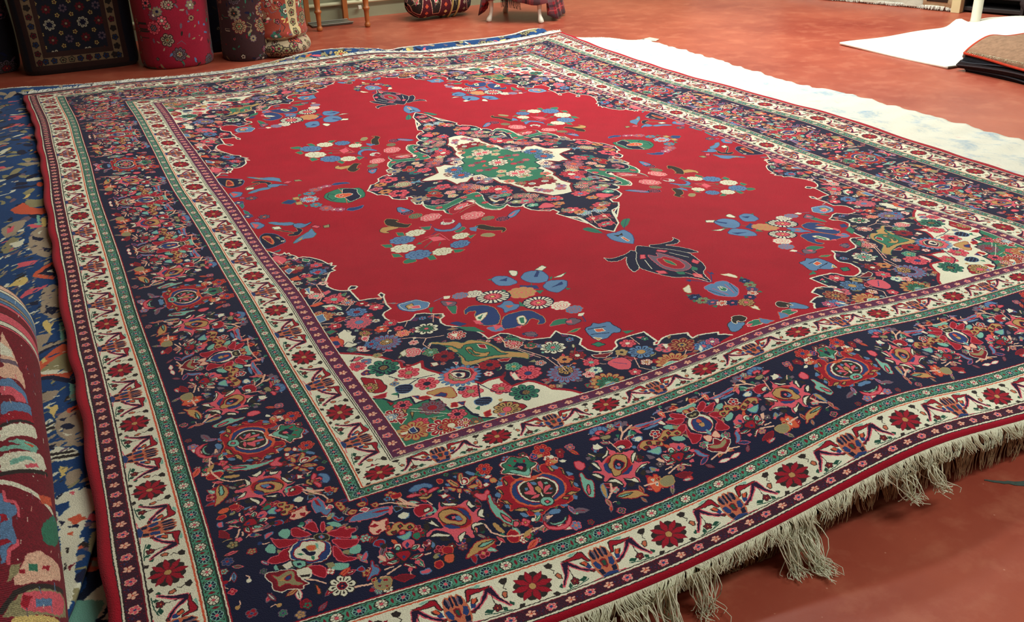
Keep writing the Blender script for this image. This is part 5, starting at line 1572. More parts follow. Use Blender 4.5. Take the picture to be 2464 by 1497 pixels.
# extra rows keep u=0 and v=0 on vertices
uu=np.linspace(-.9014,.9014,nu);vv=np.linspace(-1.27,1.27,nv)
UU,VV=np.meshgrid(uu,vv);PT=rug(np.c_[UU.ravel(),VV.ravel()])
rs=np.random.RandomState(4)
wig=.0035*np.sin(VV*37+np.sin(VV*11))*(np.abs(UU)>.89)
PX=(PT[:,0].reshape(UU.shape)+wig);PY=PT[:,1].reshape(UU.shape);PZ=PT[:,2].reshape(UU.shape)
tu=np.abs(UU)*1900/1714;tv=1-np.abs(VV)*1900/2414
R0=empty('medallion_rug',(0,0,0),'huge red Persian rug with a flowered medallion and navy borders, spread over other rugs','rug')
pile=gridob('pile',PX,PY,PZ,MC,R0,tu,tv,flip=True);solid(pile,.011,-1)
FRM=plain('cream_warp_thread',(232,230,204),.85,0,.22,150,0,.2)
FRW=plain('white_warp_thread',(236,236,226),.85,0,.1,150,0,.2)
def edge(v,dz=-.006):
    us=np.linspace(-.9014,.9014,160);E=rug(np.c_[us,us*0+v]);E[:,2]+=dz
    return lambda t:[np.interp(t*159,range(160),E[:,k]) for k in range(3)]
fringe('fringe',FRM,R0,edge(1.27),lambda t:(0,-1,0),2600,.050,.60,.0016,3,curl=1.3)
fringe('fringe',FRM,R0,edge(1.268,-.010),lambda t:(0.05,-1,0),1500,.046,.85,.0015,7,curl=1.0)
fringe('far_fringe',FRW,R0,edge(-1.27,.004),lambda t:(0,1,0),2600,.088,.04,.0016,5,curl=.3,zmin=.1)
# ======================= rugs underneath =======================
def wimg(w,h,col): 
    im=np.zeros((h,w,3),np.uint8);im[:]=PAL[col];return im
def scat(im,n,cols,lo,hi,rs,asp=.35,ang=None,box_=None):
    h,w=im.shape[:2];bx=box_ or (0,0,w,h)
    for _ in range(n):
        x,y=rs.randint(bx[0],bx[2]),rs.randint(bx[1],bx[3]);c=rs.choice(list(cols));a=rs.rand()*6.28 if ang is None else ang+rs.randn()*.3
        l=rs.randint(lo,hi);q=l*asp;ca,sa=math.cos(a),math.sin(a)
        P=[(x+l*math.cos(t)*ca*(1+.25*rs.randn()*.6)-q*math.sin(t)*sa,y+l*math.cos(t)*sa+q*math.sin(t)*ca*(1+.4*rs.randn()*.5)) for t in np.linspace(0,6.28,10)[:-1]]
        fillp(im,P,c)
def tracemap(recs,fx,fy):
    out=[]
    for r in recs:
        w=r.split();k=2 if w[0]=='p' else 3
        P=np.array(list(map(float,w[k:]))).reshape(-1,2);Q=np.c_[fx(P),fy(P)]
        out.append(' '.join(w[:k])+' '+' '.join('%.1f %.1f'%tuple(q) for q in Q))
    return out
rs=np.random.RandomState(21)
PXM=2.5;BX0,BX1,BY0,BY1=-2.4,1.66,-2.1,2.62
bw,bh=int((BX1-BX0)*1000/PXM),int((BY1-BY0)*1000/PXM)
bi=wimg(bw,bh,'J')
scat(bi,7000,'XHYCPKNOQXHHQ',5,20,rs,.4)
scat(bi,2200,'JJJN',8,22,rs,.45)
for _ in range(200):
    flower(bi,rs.randint(0,bw),rs.randint(0,bh),rs.randint(12,30),rs.randint(5,9),rs.choice(list('XYCHP')),rs.choice(list('NKH')),rs.choice(list('NOP')))
fb=lambda P:(P[:,0]-BX0*1000)/PXM;fc=lambda P:(BY1*1000-P[:,1])/PXM
# strip beside the big rug is drawn motif by motif
x1=int((-1.66-BX0)*1000/PXM);y0=int((BY1-.15)*1000/PXM);y1=int((BY1+1.6)*1000/PXM)
bi[y0:y1,:x1]=PAL['J'];scat(bi,260,'XHCKNHX',4,13,rs,.3,-.5,(40,y0,x1,y1));scat(bi,60,'JJ',6,16,rs,.5,-.4,(40,y0,x1,y1))
scat(bi,200,'XHQCP',3,10,rs,.35,-.6,(x1-110,y0,x1,y1))
draw(bi,tracemap(BLUE,fb,fc),1.2)
scat(bi,420,'XHNJKQJC',2,6,rs,.3,-.6,(x1-110,y0,x1,y1))
MB=woven('blue_rug_pile',bi,pile=380,mott=.3)
def under(X,Y,drop):
    return rugz(X,Y)-drop
def bump1(x,c,w): return np.exp(-((x-c)/w)**2)
R1=empty('blue_rug',(0,0,0),'faded blue rug with tan flowers showing left of and beyond the red rug','rug')
gy=np.linspace(0,1,150);gx=np.linspace(0,1,130)
GX,GY=np.meshgrid(gx,gy)
BXm=BX0+(1.62-BX0)*GX
yn=np.interp(BXm,[-2.4,-1.83,-1.79,-1.75,-1.71,-1.69,-1.4,1.7],[-2.1,-2.1,-2.03,-1.90,-1.75,-1.64,-1.45,-1.4])
yf=2.575+.008*np.sin(BXm*9)+.012*np.sin(BXm*3.1+1)
BYm=yn+(yf-yn)*GY
zz=under(BXm,BYm,.021)
far=np.clip((BYm-2.43)/.12,0,1)
hump=.155-.02+.045*bump1(BXm,.05,.35)+.022*bump1(BXm,1.55,.12)+.04*bump1(BXm,-1.9,.5)-.012*bump1(BXm,.48,.07)-.01*bump1(BXm,-.55,.3)
zz=zz*(1-far)+np.maximum(hump,.1)*far
lf=np.clip((-1.78-BXm)/.5,0,1);zz=zz-.10*lf**1.5
zz=np.maximum(zz,.02)
b_=gridob('pile',BXm,BYm,zz,MB,R1,(BXm-BX0)/(BX1-BX0),(BYm-BY0)/(BY1-BY0));solid(b_,.009,-1)
def bfar(t):
    x=BX0+(1.62-BX0)*t;i=min(129,max(0,t*129));return [np.interp(i,range(130),a[-1]) for a in (BXm,BYm,zz-.003)]
fringe('fringe',FRW,R1,bfar,lambda t:(0,1,0),2200,.062,.12,.0024,12,curl=.6,zmin=.05)
# navy rug lower down, seen at the bottom left
PN=3.0;NX0,NX1,NY0,NY1=-2.5,1.5,-2.37,1.2
ni=wimg(int((NX1-NX0)*1000/PN),int((NY1-NY0)*1000/PN),'N');ni[:]=(16,28,58)
scat(ni,60,'JXOQ',5,14,rs,.4)
zx=int((-1.84-NX0)*1000/PN),int((NY1+1.6)*1000/PN);ni[zx[1]:,zx[0]:zx[0]+80]=(14,26,54)
draw(ni,tracemap(NAVY,lambda P:(P[:,0]-NX0*1000)/PN,lambda P:(NY1*1000-P[:,1])/PN),1.0)
MN=woven('navy_rug_pile',ni,pile=380)
R2=empty('navy_rug',(0,0,0),'navy rug with an orange flower under the blue rug, bottom left','rug')
GX,GY=np.meshgrid(np.linspace(0,1,90),np.linspace(0,1,60));NXm=NX0+(NX1-NX0)*GX;NYm=NY0+(NY1-NY0)*GY
nz=under(NXm,NYm,.046)-.02*np.clip((-1.8-NXm)/.5,0,1)-.012*np.clip((-2.25-NYm)/.12,0,1)
b_=gridob('pile',NXm,NYm,nz,MN,R2,(NXm-NX0)/(NX1-NX0),(NYm-NY0)/(NY1-NY0));solid(b_,.010,-1)
FRD=plain('tan_warp_thread',(176,150,118),.9,0,.3,120,0,.2)
def nedge(t):
    i=t*89;return [np.interp(i,range(90),a[0]) for a in (NXm,NYm,nz-.005)]
fringe('fringe',FRD,R2,nedge,lambda t:(.02,-1,0),1500,.066,.9,.0014,15,curl=.6)
# loose tassels that trail to the floor
rs=np.random.RandomState(33);paths=[]
for cx,cy,z,ex,ey,n in ((-.395,-2.40,.09,-.372,-2.475,60),(-.43,-2.40,.095,-.43,-2.455,40),(-.66,-2.42,.09,-.665,-2.462,36),(-.75,-2.43,.09,-.755,-2.475,40),(-.83,-2.44,.08,-.82,-2.485,36),(-.90,-2.44,.08,-.92,-2.50,36),(-.10,-2.40,.115,-.09,-2.425,34),(-.02,-2.40,.12,.0,-2.43,30)):
    end=.006 if z<.1 else .055
    for _ in range(n):
        a=np.array([cx+rs.randn()*.016,cy,z]);b=np.array([ex+rs.randn()*.013,ey+rs.randn()*.012,end+rs.rand()*.006]);P=[]
        w=rs.randn(2)*.011
        for f in np.linspace(0,1,8):
            q=a*(1-f)+b*f;q[2]=a[2]+(b[2]-a[2])*min(1,f*1.5)**.9;q[0]+=w[0]*math.sin(f*6)+.01*(1-f)*f;q[1]+=w[1]*math.sin(f*4);q[2]=max(q[2],.003);P.append(q)
        paths.append(P)
o=tubes('loose_tassel',paths,.0015,FRM,R2);tag(o,kind='stuff')
# grey-backed folded rug at the core of the pile
R3=empty('grey_rug',(0,0,0),'grey backed folded rug, lowest layer under the big rug at right','rug')
GX,GY=np.meshgrid(np.linspace(0,1,40),np.linspace(0,1,40));X3=-2.0+3.55*GX;Y3=-2.06+4.2*GY-.0*GX
Y3=np.where(GY<.02,np.interp(X3,[-2,.1,.3,1.6],[-2.0,-2.1,-2.27,-2.30]),Y3)
z3=np.clip(under(X3,Y3,.066),.03,.2)
gm=plain('grey_rug_backing',(112,108,100),.95,0,.25,12,.3)
b_=gridob('backing',X3,Y3,z3,gm,R3);solid(b_,.022,-1)
# white reversed rug at the right
R4=empty('white_rug',(0,0,0),'reversed off-white rug with faint blue stains along the right of the red rug','rug')
rs=np.random.RandomState(9)
ex=np.array([(2.454,2.39),(2.40,2.38),(2.306,2.394),(1.954,2.40),(1.631,2.405),(1.27,2.39),(.875,2.385),(.644,2.40),(.518,2.462),(.245,2.48),(.015,2.485),(-.258,2.505),(-.449,2.49),(-.615,2.525),(-1.2,2.53),(-1.9,2.52)])
gy=np.linspace(2.43,-1.9,200);ox=np.interp(-gy,-ex[:,0],ex[:,1])+.012*np.sin(gy*23)*np.sin(gy*7)+.006*np.sin(gy*61)
GX,GYi=np.meshgrid(np.linspace(0,1,44),np.arange(200));Y4=gy[GYi];X4=1.58+(ox[GYi]-1.58)*GX
zi=rugz(np.full_like(Y4,1.66),Y4)-.024
z4=zi*(1-np.clip((X4-1.66)/(ox[GYi]-1.66),0,1)**.75)+.014
z4=z4+.006*np.sin(Y4*19+X4*9)*GX*(1-GX)*4+.004*np.sin(Y4*41-X4*17)*GX
z4+=.014*np.exp(-((Y4-.62+(X4-2.4)*.5)/.035)**2)*GX
z4=np.maximum(z4,.013)
def white_mat():
    m,nt,p=newmat('white_rug_reverse');L=nt.links.new;tc=node(nt,'ShaderNodeTexCoord')
    n1=node(nt,'ShaderNodeTexNoise',Scale=5.0,Detail=8.0,Roughness=.7);L(tc.outputs['Object'],n1.inputs['Vector'])
    cr=node(nt,'ShaderNodeValToRGB');L(n1.outputs['Fac'],cr.inputs[0]);e=cr.color_ramp.elements;e[0].position=.34;e[0].color=srgb((150,176,196));e[1].position=.47;e[1].color=srgb((216,216,204))
    k=e.new(.62);k.color=srgb((222,220,206));k=e.new(.72);k.color=srgb((214,190,184))
    L(cr.outputs[0],p.inputs['Base Color']);p.inputs['Roughness'].default_value=.9;p.inputs['Sheen Weight'].default_value=.2
    n2=node(nt,'ShaderNodeTexNoise',Scale=70.0,Detail=4.0);L(tc.outputs['Object'],n2.inputs['Vector']);b=node(nt,'ShaderNodeBump',Strength=.4,Distance=.008);L(n2.outputs['Fac'],b.inputs['Height']);L(b.outputs[0],p.inputs['Normal']);return m
WRM=white_mat()
b_=gridob('backing',X4,Y4,z4,WRM,R4,flip=True);solid(b_,.010,-1)
fringe('fringe',FRW,R4,lambda t:[1.80+.6*t,2.43,float(np.interp(1.80+.6*t,X4[0],z4[0]))-.003],lambda t:(0,1,0),260,.045,.1,.0018,18,zmin=.003)
# ======================= rolled rug, bottom left =======================
AX,AZ,RR=-1.912,.275,.142
ri=np.zeros((440,1000,3),np.uint8);ri[:]=PAL['D']   # columns: y from -2.9 to -.9 (2 mm), rows: angle -130..90 (.5 deg)
rs=np.random.RandomState(6)
x=1000
while x>0:
    w_=rs.randint(8,30);ri[:,max(0,x-w_):x]=PAL[rs.choice(list('LCDQBPDRX'))];ri[:,max(0,x-w_):max(0,x-w_)+2]=PAL['K'];x-=w_
ri[:,:830]=PAL['D']
draw(ri,tracemap(ROLL,lambda P:(P[:,0]+2900)/2.0,lambda P:(P[:,1]+130)*2.0),1.0)
for _ in range(90):
    x,y=rs.randint(200,760),rs.randint(120,400);ri[y:y+rs.randint(1,4),x:x+rs.randint(1,3)]=PAL['C']
for _ in range(160): seg(ri,*(lambda x,y,d:((x,y),(x+d,y+rs.randint(-2,3))))(rs.randint(300,960),rs.randint(150,430),rs.randint(3,12)),1.4,rs.choice(list('LCPDBQ')))
ri=np.clip(ri*(.80+.4*rs.rand(440,1000,1)),0,255)
ri[:,::2]=ri[:,::2]*.86;ri=ri.astype(np.uint8)
MR_=woven('rolled_rug_back',ri,pile=260,weave=70,mott=.2,bump=.2,sheen=.1)
R5=empty('rolled_rug',(AX,-1.9,AZ),'rolled-up patterned rug lying reverse side out at the left edge, nearest the viewer','rug')
ys=np.linspace(-2.9,-.93,70);an=np.radians(np.linspace(-180,180,72))
A_,Y_=np.meshgrid(an,ys);rr=RR*(1+.012*np.sin(A_*3+Y_*5)+.01*np.sin(Y_*14))*np.where(Y_>-.97,.93,1)
gridob('outer_wrap',rr*np.sin(A_),Y_+1.9,rr*np.cos(A_),MR_,R5,(Y_+2.9)/2.0,1-(np.degrees(A_)+130)/220)
sp=[];edge_m=plain('rug_edge_wool',(96,52,52),.95)
th=np.linspace(0,2*math.pi*4.6,180);r_=.02+(RR-.03)*th/th[-1]
SV=[];SF=[]
for a,r in zip(th,r_):
    SV+=[(r*math.cos(a),.965,r*math.sin(a)),(r*math.cos(a),-.95,r*math.sin(a))]
SF=[(2*i,2*i+1,2*i+3,2*i+2) for i in range(len(th)-1)]
o=meshob('inner_spiral',SV,SF,edge_m,R5);solid(o,.012,0)
# ======================= rolls and bales standing at the back =======================
def standing(name,cx,cy,prof,H,img,label,gx=None,rough=.95,seed=0,wob=.03,lean=(0,0),uvw=(1,1),grp=None,sheen=.15):
    """closed outline prof (list of x,y round the base) raised to H, softly uneven"""
    rs=np.random.RandomState(seed);P=np.array(prof,float);n=len(P);m=26;zs=np.r_[0,.006,.02,np.linspace(.05,H-.02,m-5),H-.006,H]
    d=np.r_[0,np.cumsum(np.linalg.norm(np.diff(np.vstack([P,P[:1]]),axis=0),axis=1))];per=d[-1]
    R=empty(name,(cx,cy,0),label,'rug',grp)
    V=[];UVs=[]
    ph=rs.rand(6)*6.28
    for z in zs:
        sc=1-.10*math.exp(-z/.012)-.10*math.exp(-(H-z)/.02)+wob*.5*math.sin(z*9+ph[0])
        for k in range(n+1):
            q=P[k%n]*sc*(1+wob*.5*math.sin(k/n*18.8+ph[1]+z*6))
            V.append((q[0]+lean[0]*z,q[1]+lean[1]*z,z));UVs.append((d[k]/uvw[0],z/uvw[1]))
    F=[tuple(f) for f in gridfaces(n+1,len(zs))]
    o=meshob('rug_body',V,F,woven(name+'_pile',img,pile=200,sheen=sheen),R,UVs)
    top=[tuple(V[(len(zs)-1)*(n+1)+k]) for k in range(n)]
    meshob('top_fold',top+[(lean[0]*H,lean[1]*H,H+.01)],[(k,(k+1)%n,n) for k in range(n)],edge_m,R)
    return R
def superell(a,b,n=48,p=4,ang=0,start=-math.pi*.75):
    out=[]
    for k in range(n):
        t=start+2*math.pi*k/n;c,s=math.cos(t),math.sin(t)
        x=a*abs(c)**(2/p)*(1 if c>0 else -1);y=b*abs(s)**(2/p)*(1 if s>0 else -1)
        out.append((x*math.cos(ang)-y*math.sin(ang),x*math.sin(ang)+y*math.cos(ang)))
    return out
# lattice rug: texture covers the front, 2.5 mm a pixel
def lattice():
    w,h=560,400;im=np.zeros((h,w,3),np.uint8);im[:]=(22,26,44)
    f0,f1=2,254;B=h-12
    im[:,f0:f1]=(62,36,34);im[:,f0+14:f1-14]=(150,128,98)
    im[:B-34,f0+36:f1-36]=(70,44,40);im[:B-48,f0+48:f1-48]=(30,34,52)
    im[B:,:]=(48,28,28);im[B-14:B,f0:f1]=(66,38,34)
    rs=np.random.RandomState(1)
    for y in range(6,B-16,24):
        for x in (f0+25,f1-25):
            flower(im,x,y,9,5,rs.choice(list('KMD')),'K','K')
    for x in range(f0+40,f1-30,22): flower(im,x,B-24,9,5,rs.choice(list('KMDH')),'K','D')
    X0,X1,Y1=f0+48,f1-48,B-48;sub=im[:Y1,X0:X1]
    for i in range(-1,4):
        for j in range(-1,6):
            x=i*83+22;y=Y1-(j*80-10)
            flower(sub,x,y,17,8,'C','K','N');flower(sub,x,y,8,6,'N','N','K')
            flower(sub,x,y-40,14,8,'D','K','X');flower(sub,x+41,y,14,8,'D','K','X');flower(sub,x+41,y-40,13,7,'Q','N','N')
            for sx in(-1,1):
                for sy in (-1,1): flower(sub,x+sx*24,y+sy*23,8,5,'Y','K','O')
    return (im*.74).astype(np.uint8)
a0=superell(.375,.2,56,6)
LAT=standing('bale_of_lattice_rug',-1.33,3.93,a0,1.05,lattice(),'dark folded rug with a lattice of cream flowers standing at back left',seed=1,wob=.012,uvw=(1.4,1.0))
def flor(w,h,ground,cols,n,seed,big='HQXP'):
    rs=np.random.RandomState(seed);im=np.zeros((h,w,3),np.uint8);im[:]=ground
    scat(im,n*3,cols,3,9,rs,.4)
    for _ in range(n//2):
        x,y=rs.randint(0,w),rs.randint(0,h);r=rs.randint(10,24);flower(im,x,y,r,rs.randint(6,11),rs.choice(list(big)),rs.choice(list('KQD')),rs.choice(list('PNC')))
        if r>16: flower(im,x,y,r*.5,6,rs.choice(list(cols)),'K','O')
    for _ in range(n//2): flower(im,rs.randint(0,w),rs.randint(0,h),rs.randint(4,9),5,rs.choice(list('CPHX')),'K','D')
    for _ in range(n//3):
        x,y=rs.randint(0,w),rs.randint(0,h);a=rs.rand()*6;line(im,[(x,y),(x+14*math.cos(a),y+14*math.sin(a)),(x+22*math.cos(a+.7),y+22*math.sin(a+.7))],1.6,rs.choice(list('QHK')))
    return im
standing('roll_of_red_rug',-.715,3.66,superell(.245,.235,48,2.6),1.1,flor(600,420,(150,26,52),'GQHXKPB',150,2),'red floral rug rolled and stood upright at the back',seed=3,wob=.03,uvw=(1.5,1.05))
standing('roll_of_shade_painted_rug',-.42,4.02,superell(.17,.17,40,2.4),1.0,flor(400,400,(18,20,40),'NKQ',40,3,'NK'),'rolled rug standing behind the red roll, shade painted into its dark navy pile',seed=4,uvw=(1.2,1.0))  # near-black pile colour carries the shadow of the gap between the rolls
standing('roll_of_dark_rug',-.245,3.565,superell(.17,.17,40,2.2),1.1,flor(420,420,(62,38,42),'KHQDGN',160,5,'KHQ'),'dark brown and grey patterned rug roll beside the red roll',seed=5,wob=.06,uvw=(1.05,1.05))
# cream/red roll with slumped folds
ci=flor(500,440,(150,66,52),'GHXYPQC',260,7,'HXYG')
for x0_,x1_ in ((150,185),(0,40)):
    ci[:,x0_:x1_]=(196,182,138)
    for y in range(10,440,26): flower(ci,(x0_+x1_)//2,y,11,5,'H','K','D')
ci[385:,:]=(168,150,124)
rs=np.random.RandomState(3)
for _ in range(90): flower(ci,rs.randint(0,500),rs.randint(388,438),rs.randint(6,12),6,rs.choice(list('HOXP')),'K','D')
R6=empty('roll_of_cream_rug',(.0,3.60,0),'cream and rust floral rug roll slumped in folds, rightmost of the standing rolls','rug')
n=60;zs=np.r_[0,.01,.03,.05,.07,.085,.10,.115,.13,.15,np.linspace(.18,1.1,24)]
V=[];UVs=[]
for z in zs:
    fold=.05*math.exp(-((z-.055)/.05)**2)-.035*math.exp(-((z-.115)/.014)**2)+.02*math.exp(-((z-.15)/.03)**2)
    for k in range(n+1):
        t=-math.pi*1.02+2*math.pi*k/n;fr=max(0,math.cos(t+math.pi/2))
        r=.185+fold*(.4+.9*fr)+.012*math.sin(3*t+z*7)-.018*math.exp(-z/.008)
        V.append((r*1.05*math.cos(t)-.03*z,r*math.sin(t)-.02*z,z));UVs.append((k/n,z/1.1))
meshob('rug_body',V,[tuple(f) for f in gridfaces(n+1,len(zs))],woven('cream_roll_pile',ci,pile=220,sheen=.15,gain=1.15),R6,UVs)
meshob('top_fold',[V[(len(zs)-1)*(n+1)+k] for k in range(n)]+[(-.03,-.02,1.11)],[(k,(k+1)%n,n) for k in range(n)],edge_m,R6)
standing('bale_of_dark_rug',-2.05,4.14,superell(.33,.2,44,4),1.0,flor(400,400,(24,24,34),'KNQD',70,9,'KNQ'),'very dark rug bale at the far left corner, half hidden',seed=8,uvw=(1.6,1.0))
# ======================= wooden table by the back wall =======================
WD=plain('orange_varnished_wood',(168,98,50),.38,0,.25,14,.04)
TB=empty('side_table',(.66,4.42,0),'small wooden table with turned legs by the back wall','table')
prof=[(.012,0),(.021,.004),(.024,.018),(.021,.032),(.015,.04),(.017,.05),(.019,.10),(.021,.135),(.027,.142),(.03,.15),(.027,.158),(.02,.165),(.024,.21),(.029,.30),(.032,.45),(.033,.60)]
for x,y in ((.478,4.253),(.864,4.204)): lathe('leg',prof,(x-.66,y-4.42,0),WD,TB)
for x,y in ((.476,4.60),(.812,4.63)): box('leg',(x-.66,y-4.42,.30),(.042,.042,.60),WD,TB,0,.004)
box('apron',(0,0,.64),(.42,.44,.09),WD,TB,-.06,.004);box('tabletop',(0,0,.70),(.52,.52,.03),WD,TB,-.06,.008)
GL=plain('dusty_grey_metal',(128,128,118),.4,.3)
SH=empty('wire_tray',(.64,4.50,0),'thin grey metal tray on the floor under the wooden table','tray')
box('tray_plate',(0,0,.008),(.34,.16,.010),GL,SH,-.03,.002);tubes('rim',[[(-.17,-.085,.018),(.17,-.09,.018)],[(-.17,.08,.018),(.17,.075,.018)]],.005,GL,SH,6,1)
# ======================= kilim bundle =======================
def kil():
    im=np.zeros((240,360,3),np.uint8);im[:]=(84,26,38);rs=np.random.RandomState(2)
    def hexa(cx,cy,a,b,col,ol):
        P=[(cx-a,cy),(cx-a*.5,cy-b),(cx+a*.5,cy-b),(cx+a,cy),(cx+a*.5,cy+b),(cx-a*.5,cy+b)];fillp(im,P,col);line(im,P,3,ol,True)
    for cx in (30,130,240,330):
        for cy in (40,140,230):
            hexa(cx,cy,34,44,'K','L');hexa(cx,cy,13,16,'P','C');hexa(cx,cy,6,8,'D','L')
            for _ in range(10): seg(im,(cx+rs.randint(-22,22),cy+rs.randint(-26,26)),(cx+rs.randint(-22,22),cy+rs.randint(-26,26)),2,rs.choice(list('HQP')))
    for x in (78,184,292):
        for y in range(0,240,16): fillp(im,[(x,y),(x+10,y+5),(x,y+10),(x-10,y+5)],rs.choice(list('XYOH')))
    return im
KB=empty('kilim_bundle',(1.50,4.30,0),'maroon geometric kilim cushion bundle lying on the floor by the back wall','bundle')
GXk,GYk=np.meshgrid(np.linspace(0,1,40),np.linspace(0,2*math.pi,37))
xx=-.27+.60*GXk;env=np.sqrt(np.clip(1-(2*GXk-1)**6,0.02,1));rz_=.135*env*(1+.12*np.cos(2*GYk)+.04*np.sin(xx*30));ry=.16*env
xk=xx;yk=ry*np.cos(GYk)+.12*xx;zk=.135+rz_*np.sin(GYk)
gridob('kilim_cover',xk,yk,np.maximum(zk,.004),woven('kilim_weave',kil(),pile=150,weave=60),KB,GXk,GYk/6.283,flip=True)
for dx in (.10,.16): tubes('tie_band',[[(dx+.02*math.sin(a),.165*math.cos(a)+.12*dx,.137+.145*math.sin(a)) for a in np.linspace(.3,6.1,24)]],.008,plain('band_cream',(196,172,104),.8),KB,5,1)
# ======================= stool with a plaid throw =======================
LG=plain('cream_painted_wood',(226,222,206),.45,0,.08,12,.03)
ST=empty('footstool',(2.10,3.855,0),'white stool on curved legs under a plaid throw','stool')
for x,y in ((1.798,3.843),(2.108,3.554),(2.09,4.15),(2.40,3.865)):
    dx,dy=(x-2.10),(y-3.855);L_=math.hypot(dx,dy);ux,uy=dx/L_,dy/L_;V=[];n=12
    for r,o_,z in ((.017,.012,0),(.024,.014,.012),(.022,.008,.03),(.015,-.004,.055),(.015,-.012,.09),(.019,-.012,.14),(.026,0,.20),(.032,.012,.27),(.036,.012,.33)):
        for k in range(n):
            a=2*math.pi*k/n;V.append((dx+ux*o_+r*math.cos(a),dy+uy*o_+r*math.sin(a),z))
    F=[tuple(f) for f in gridfaces(n,9,True)]+[tuple(range(n))[::-1],tuple(8*n+k for k in range(n))]
    meshob('leg',V,F,LG,ST)
box('seat',(0,0,.36),(.46,.46,.07),LG,ST,math.atan2(-.29,.31),.02)
def plaid():
    im=np.zeros((300,300,3),np.float32);im[:]=(150,26,40)
    def st(v): return v
    for a,b,c in ((0,18,(30,26,34)),(30,36,(200,190,170)),(44,66,(70,74,80)),(74,80,(30,26,34)),(96,104,(190,60,60)),(120,146,(26,28,34)),(156,160,(210,200,180)),(176,200,(104,100,100)),(214,226,(30,28,36)),(240,246,(206,90,84)),(262,284,(60,62,70))):
        im[a:b]=im[a:b]*.45+np.array(c)*.55;im[:,a:b]=im[:,a:b]*.45+np.array(c)*.55
    return np.clip(im,0,255).astype(np.uint8)
PLM=woven('plaid_wool',plaid(),pile=200,sheen=.1)
PLD=empty('plaid_throw',(2.10,3.855,0),'red, grey and black plaid throw draped over the white stool','throw')
# top sheet + hanging falls along the four sides, each fall ends at its own height
cor=[np.array(p)-[2.10,3.855] for p in ((1.77,3.84),(2.11,3.52),(2.43,3.87),(2.09,4.18))]
ring_=[];low=[];out=[]
for i in range(4):
    a,b=cor[i],cor[(i+1)%4];nrm=np.array([(b-a)[1],-(b-a)[0]]);nrm=nrm/np.linalg.norm(nrm)
    for f in np.linspace(0,1,14)[:-1]:
        q=a*(1-f)+b*f;ring_.append(q)
        z={0:.165+.02*math.sin(f*5),1:.02+.14*max(0,1-f*5),2:.17,3:.16-.14*max(0,(f-.55)/.45)}[i]
        low.append(z);out.append(nrm*(.02+.03*abs(math.sin(f*13+i))+(.05 if z<.05 else 0)))
n=len(ring_);V=[];UVs=[];lv=7
for l in range(lv):
    g=l/(lv-1)
    for k in range(n+1):
        kk=k%n;q=ring_[kk]+out[kk]*g;z=.405*(1-g)+low[kk]*g;V.append((q[0],q[1],z));UVs.append((k/n*4,z*2.2))
F=[tuple(f) for f in gridfaces(n+1,lv)]
V.append((0,0,.41));UVs.append((.5,.5));F+=[(k+1,k,len(V)-1) for k in range(n)]
ti_ob=meshob('cloth',V,F,PLM,PLD,UVs);solid(ti_ob,.006,0)
for nd in PLM.node_tree.nodes:
    if nd.type=='TEX_IMAGE': nd.extension='REPEAT'
rs=np.random.RandomState(5);paths=[]
a,b=cor[0],cor[1]
for f in np.linspace(.28,.62,30):
    q=a*(1-f)+b*f+out[6]*1.0;z=.165+.02*math.sin(f*5);paths.append([(q[0],q[1],z),(q[0]+rs.randn()*.003,q[1],z-.03),(q[0]+rs.randn()*.006,q[1]-.004,z-.06)])
tag(tubes('cloth_fringe',paths,.003,plain('black_wool',(30,26,28),.9),PLD,4),kind='stuff')
# dark cloth hanging at the left corner of the stool
# ======================= right side: white pad, pole, stack =======================
PD=empty('white_pad',(4.2,1.1,0),'plain white reversed rug lying flat on the red floor at right','rug')
GX,GY=np.meshgrid(np.linspace(0,1,60),np.linspace(0,1,40))
x_=3.44+1.75*GX+.035*GY*0;y_=(.66+.02*GX)+(1.575-.66-.02*GX)*GY
z_=.016+.075*np.exp(-((x_-4.85)/.28)**2)*np.exp(-((y_-1.25)/.30)**2)+.05*np.exp(-((x_-4.55)/.07)**2-((y_-1.56)/.06)**2)+.004*np.sin(x_*9+y_*5)
x_=x_-4.2-.02*GY*(1-GX);y_=y_-1.1
PADM=plain('white_cotton_reverse',(240,238,226),.85,0,.04,6,.25)
b_=gridob('backing',x_,y_,z_,PADM,PD);solid(b_,.014,-1)
tubes('edge_binding',[[(x_[0,k],y_[0,k],z_[0,k]-.006) for k in range(60)]],.007,plain('grey_binding',(104,98,86),.8),PD,5,1)
PL=empty('white_pole',(4.70,1.545,.03),'white round steel pole rising from the white rug','pole')
lathe('pole_shaft',[(.036,0),(.036,.02),(.035,.03),(.035,2.2)],(0,0,0),plain('white_gloss_paint',(238,236,220),.3,0,.03),PL,28)
lathe('base_collar',[(.036,.0),(.045,.002),(.046,.012),(.038,.016)],(0,0,-.012),plain('collar_paint',(226,224,208),.35),PL,28)
cols=[((26,26,32),'black'),((34,26,30),'black wine'),((30,32,40),'charcoal'),((24,24,28),'near-black'),((128,112,98),'taupe grey'),((178,52,36),'orange red')]
labs=['black folded rug at the bottom of the stack at right','wine-black folded rug second from the bottom of the stack','charcoal folded rug in the middle of the right-hand stack','near-black folded rug with a white tag, fourth in the stack','taupe backed rug just under the orange-edged top rug','brown speckled rug with an orange edge on top of the stack']
zb=.002;ths=[.032,.030,.030,.026,.024,.012]
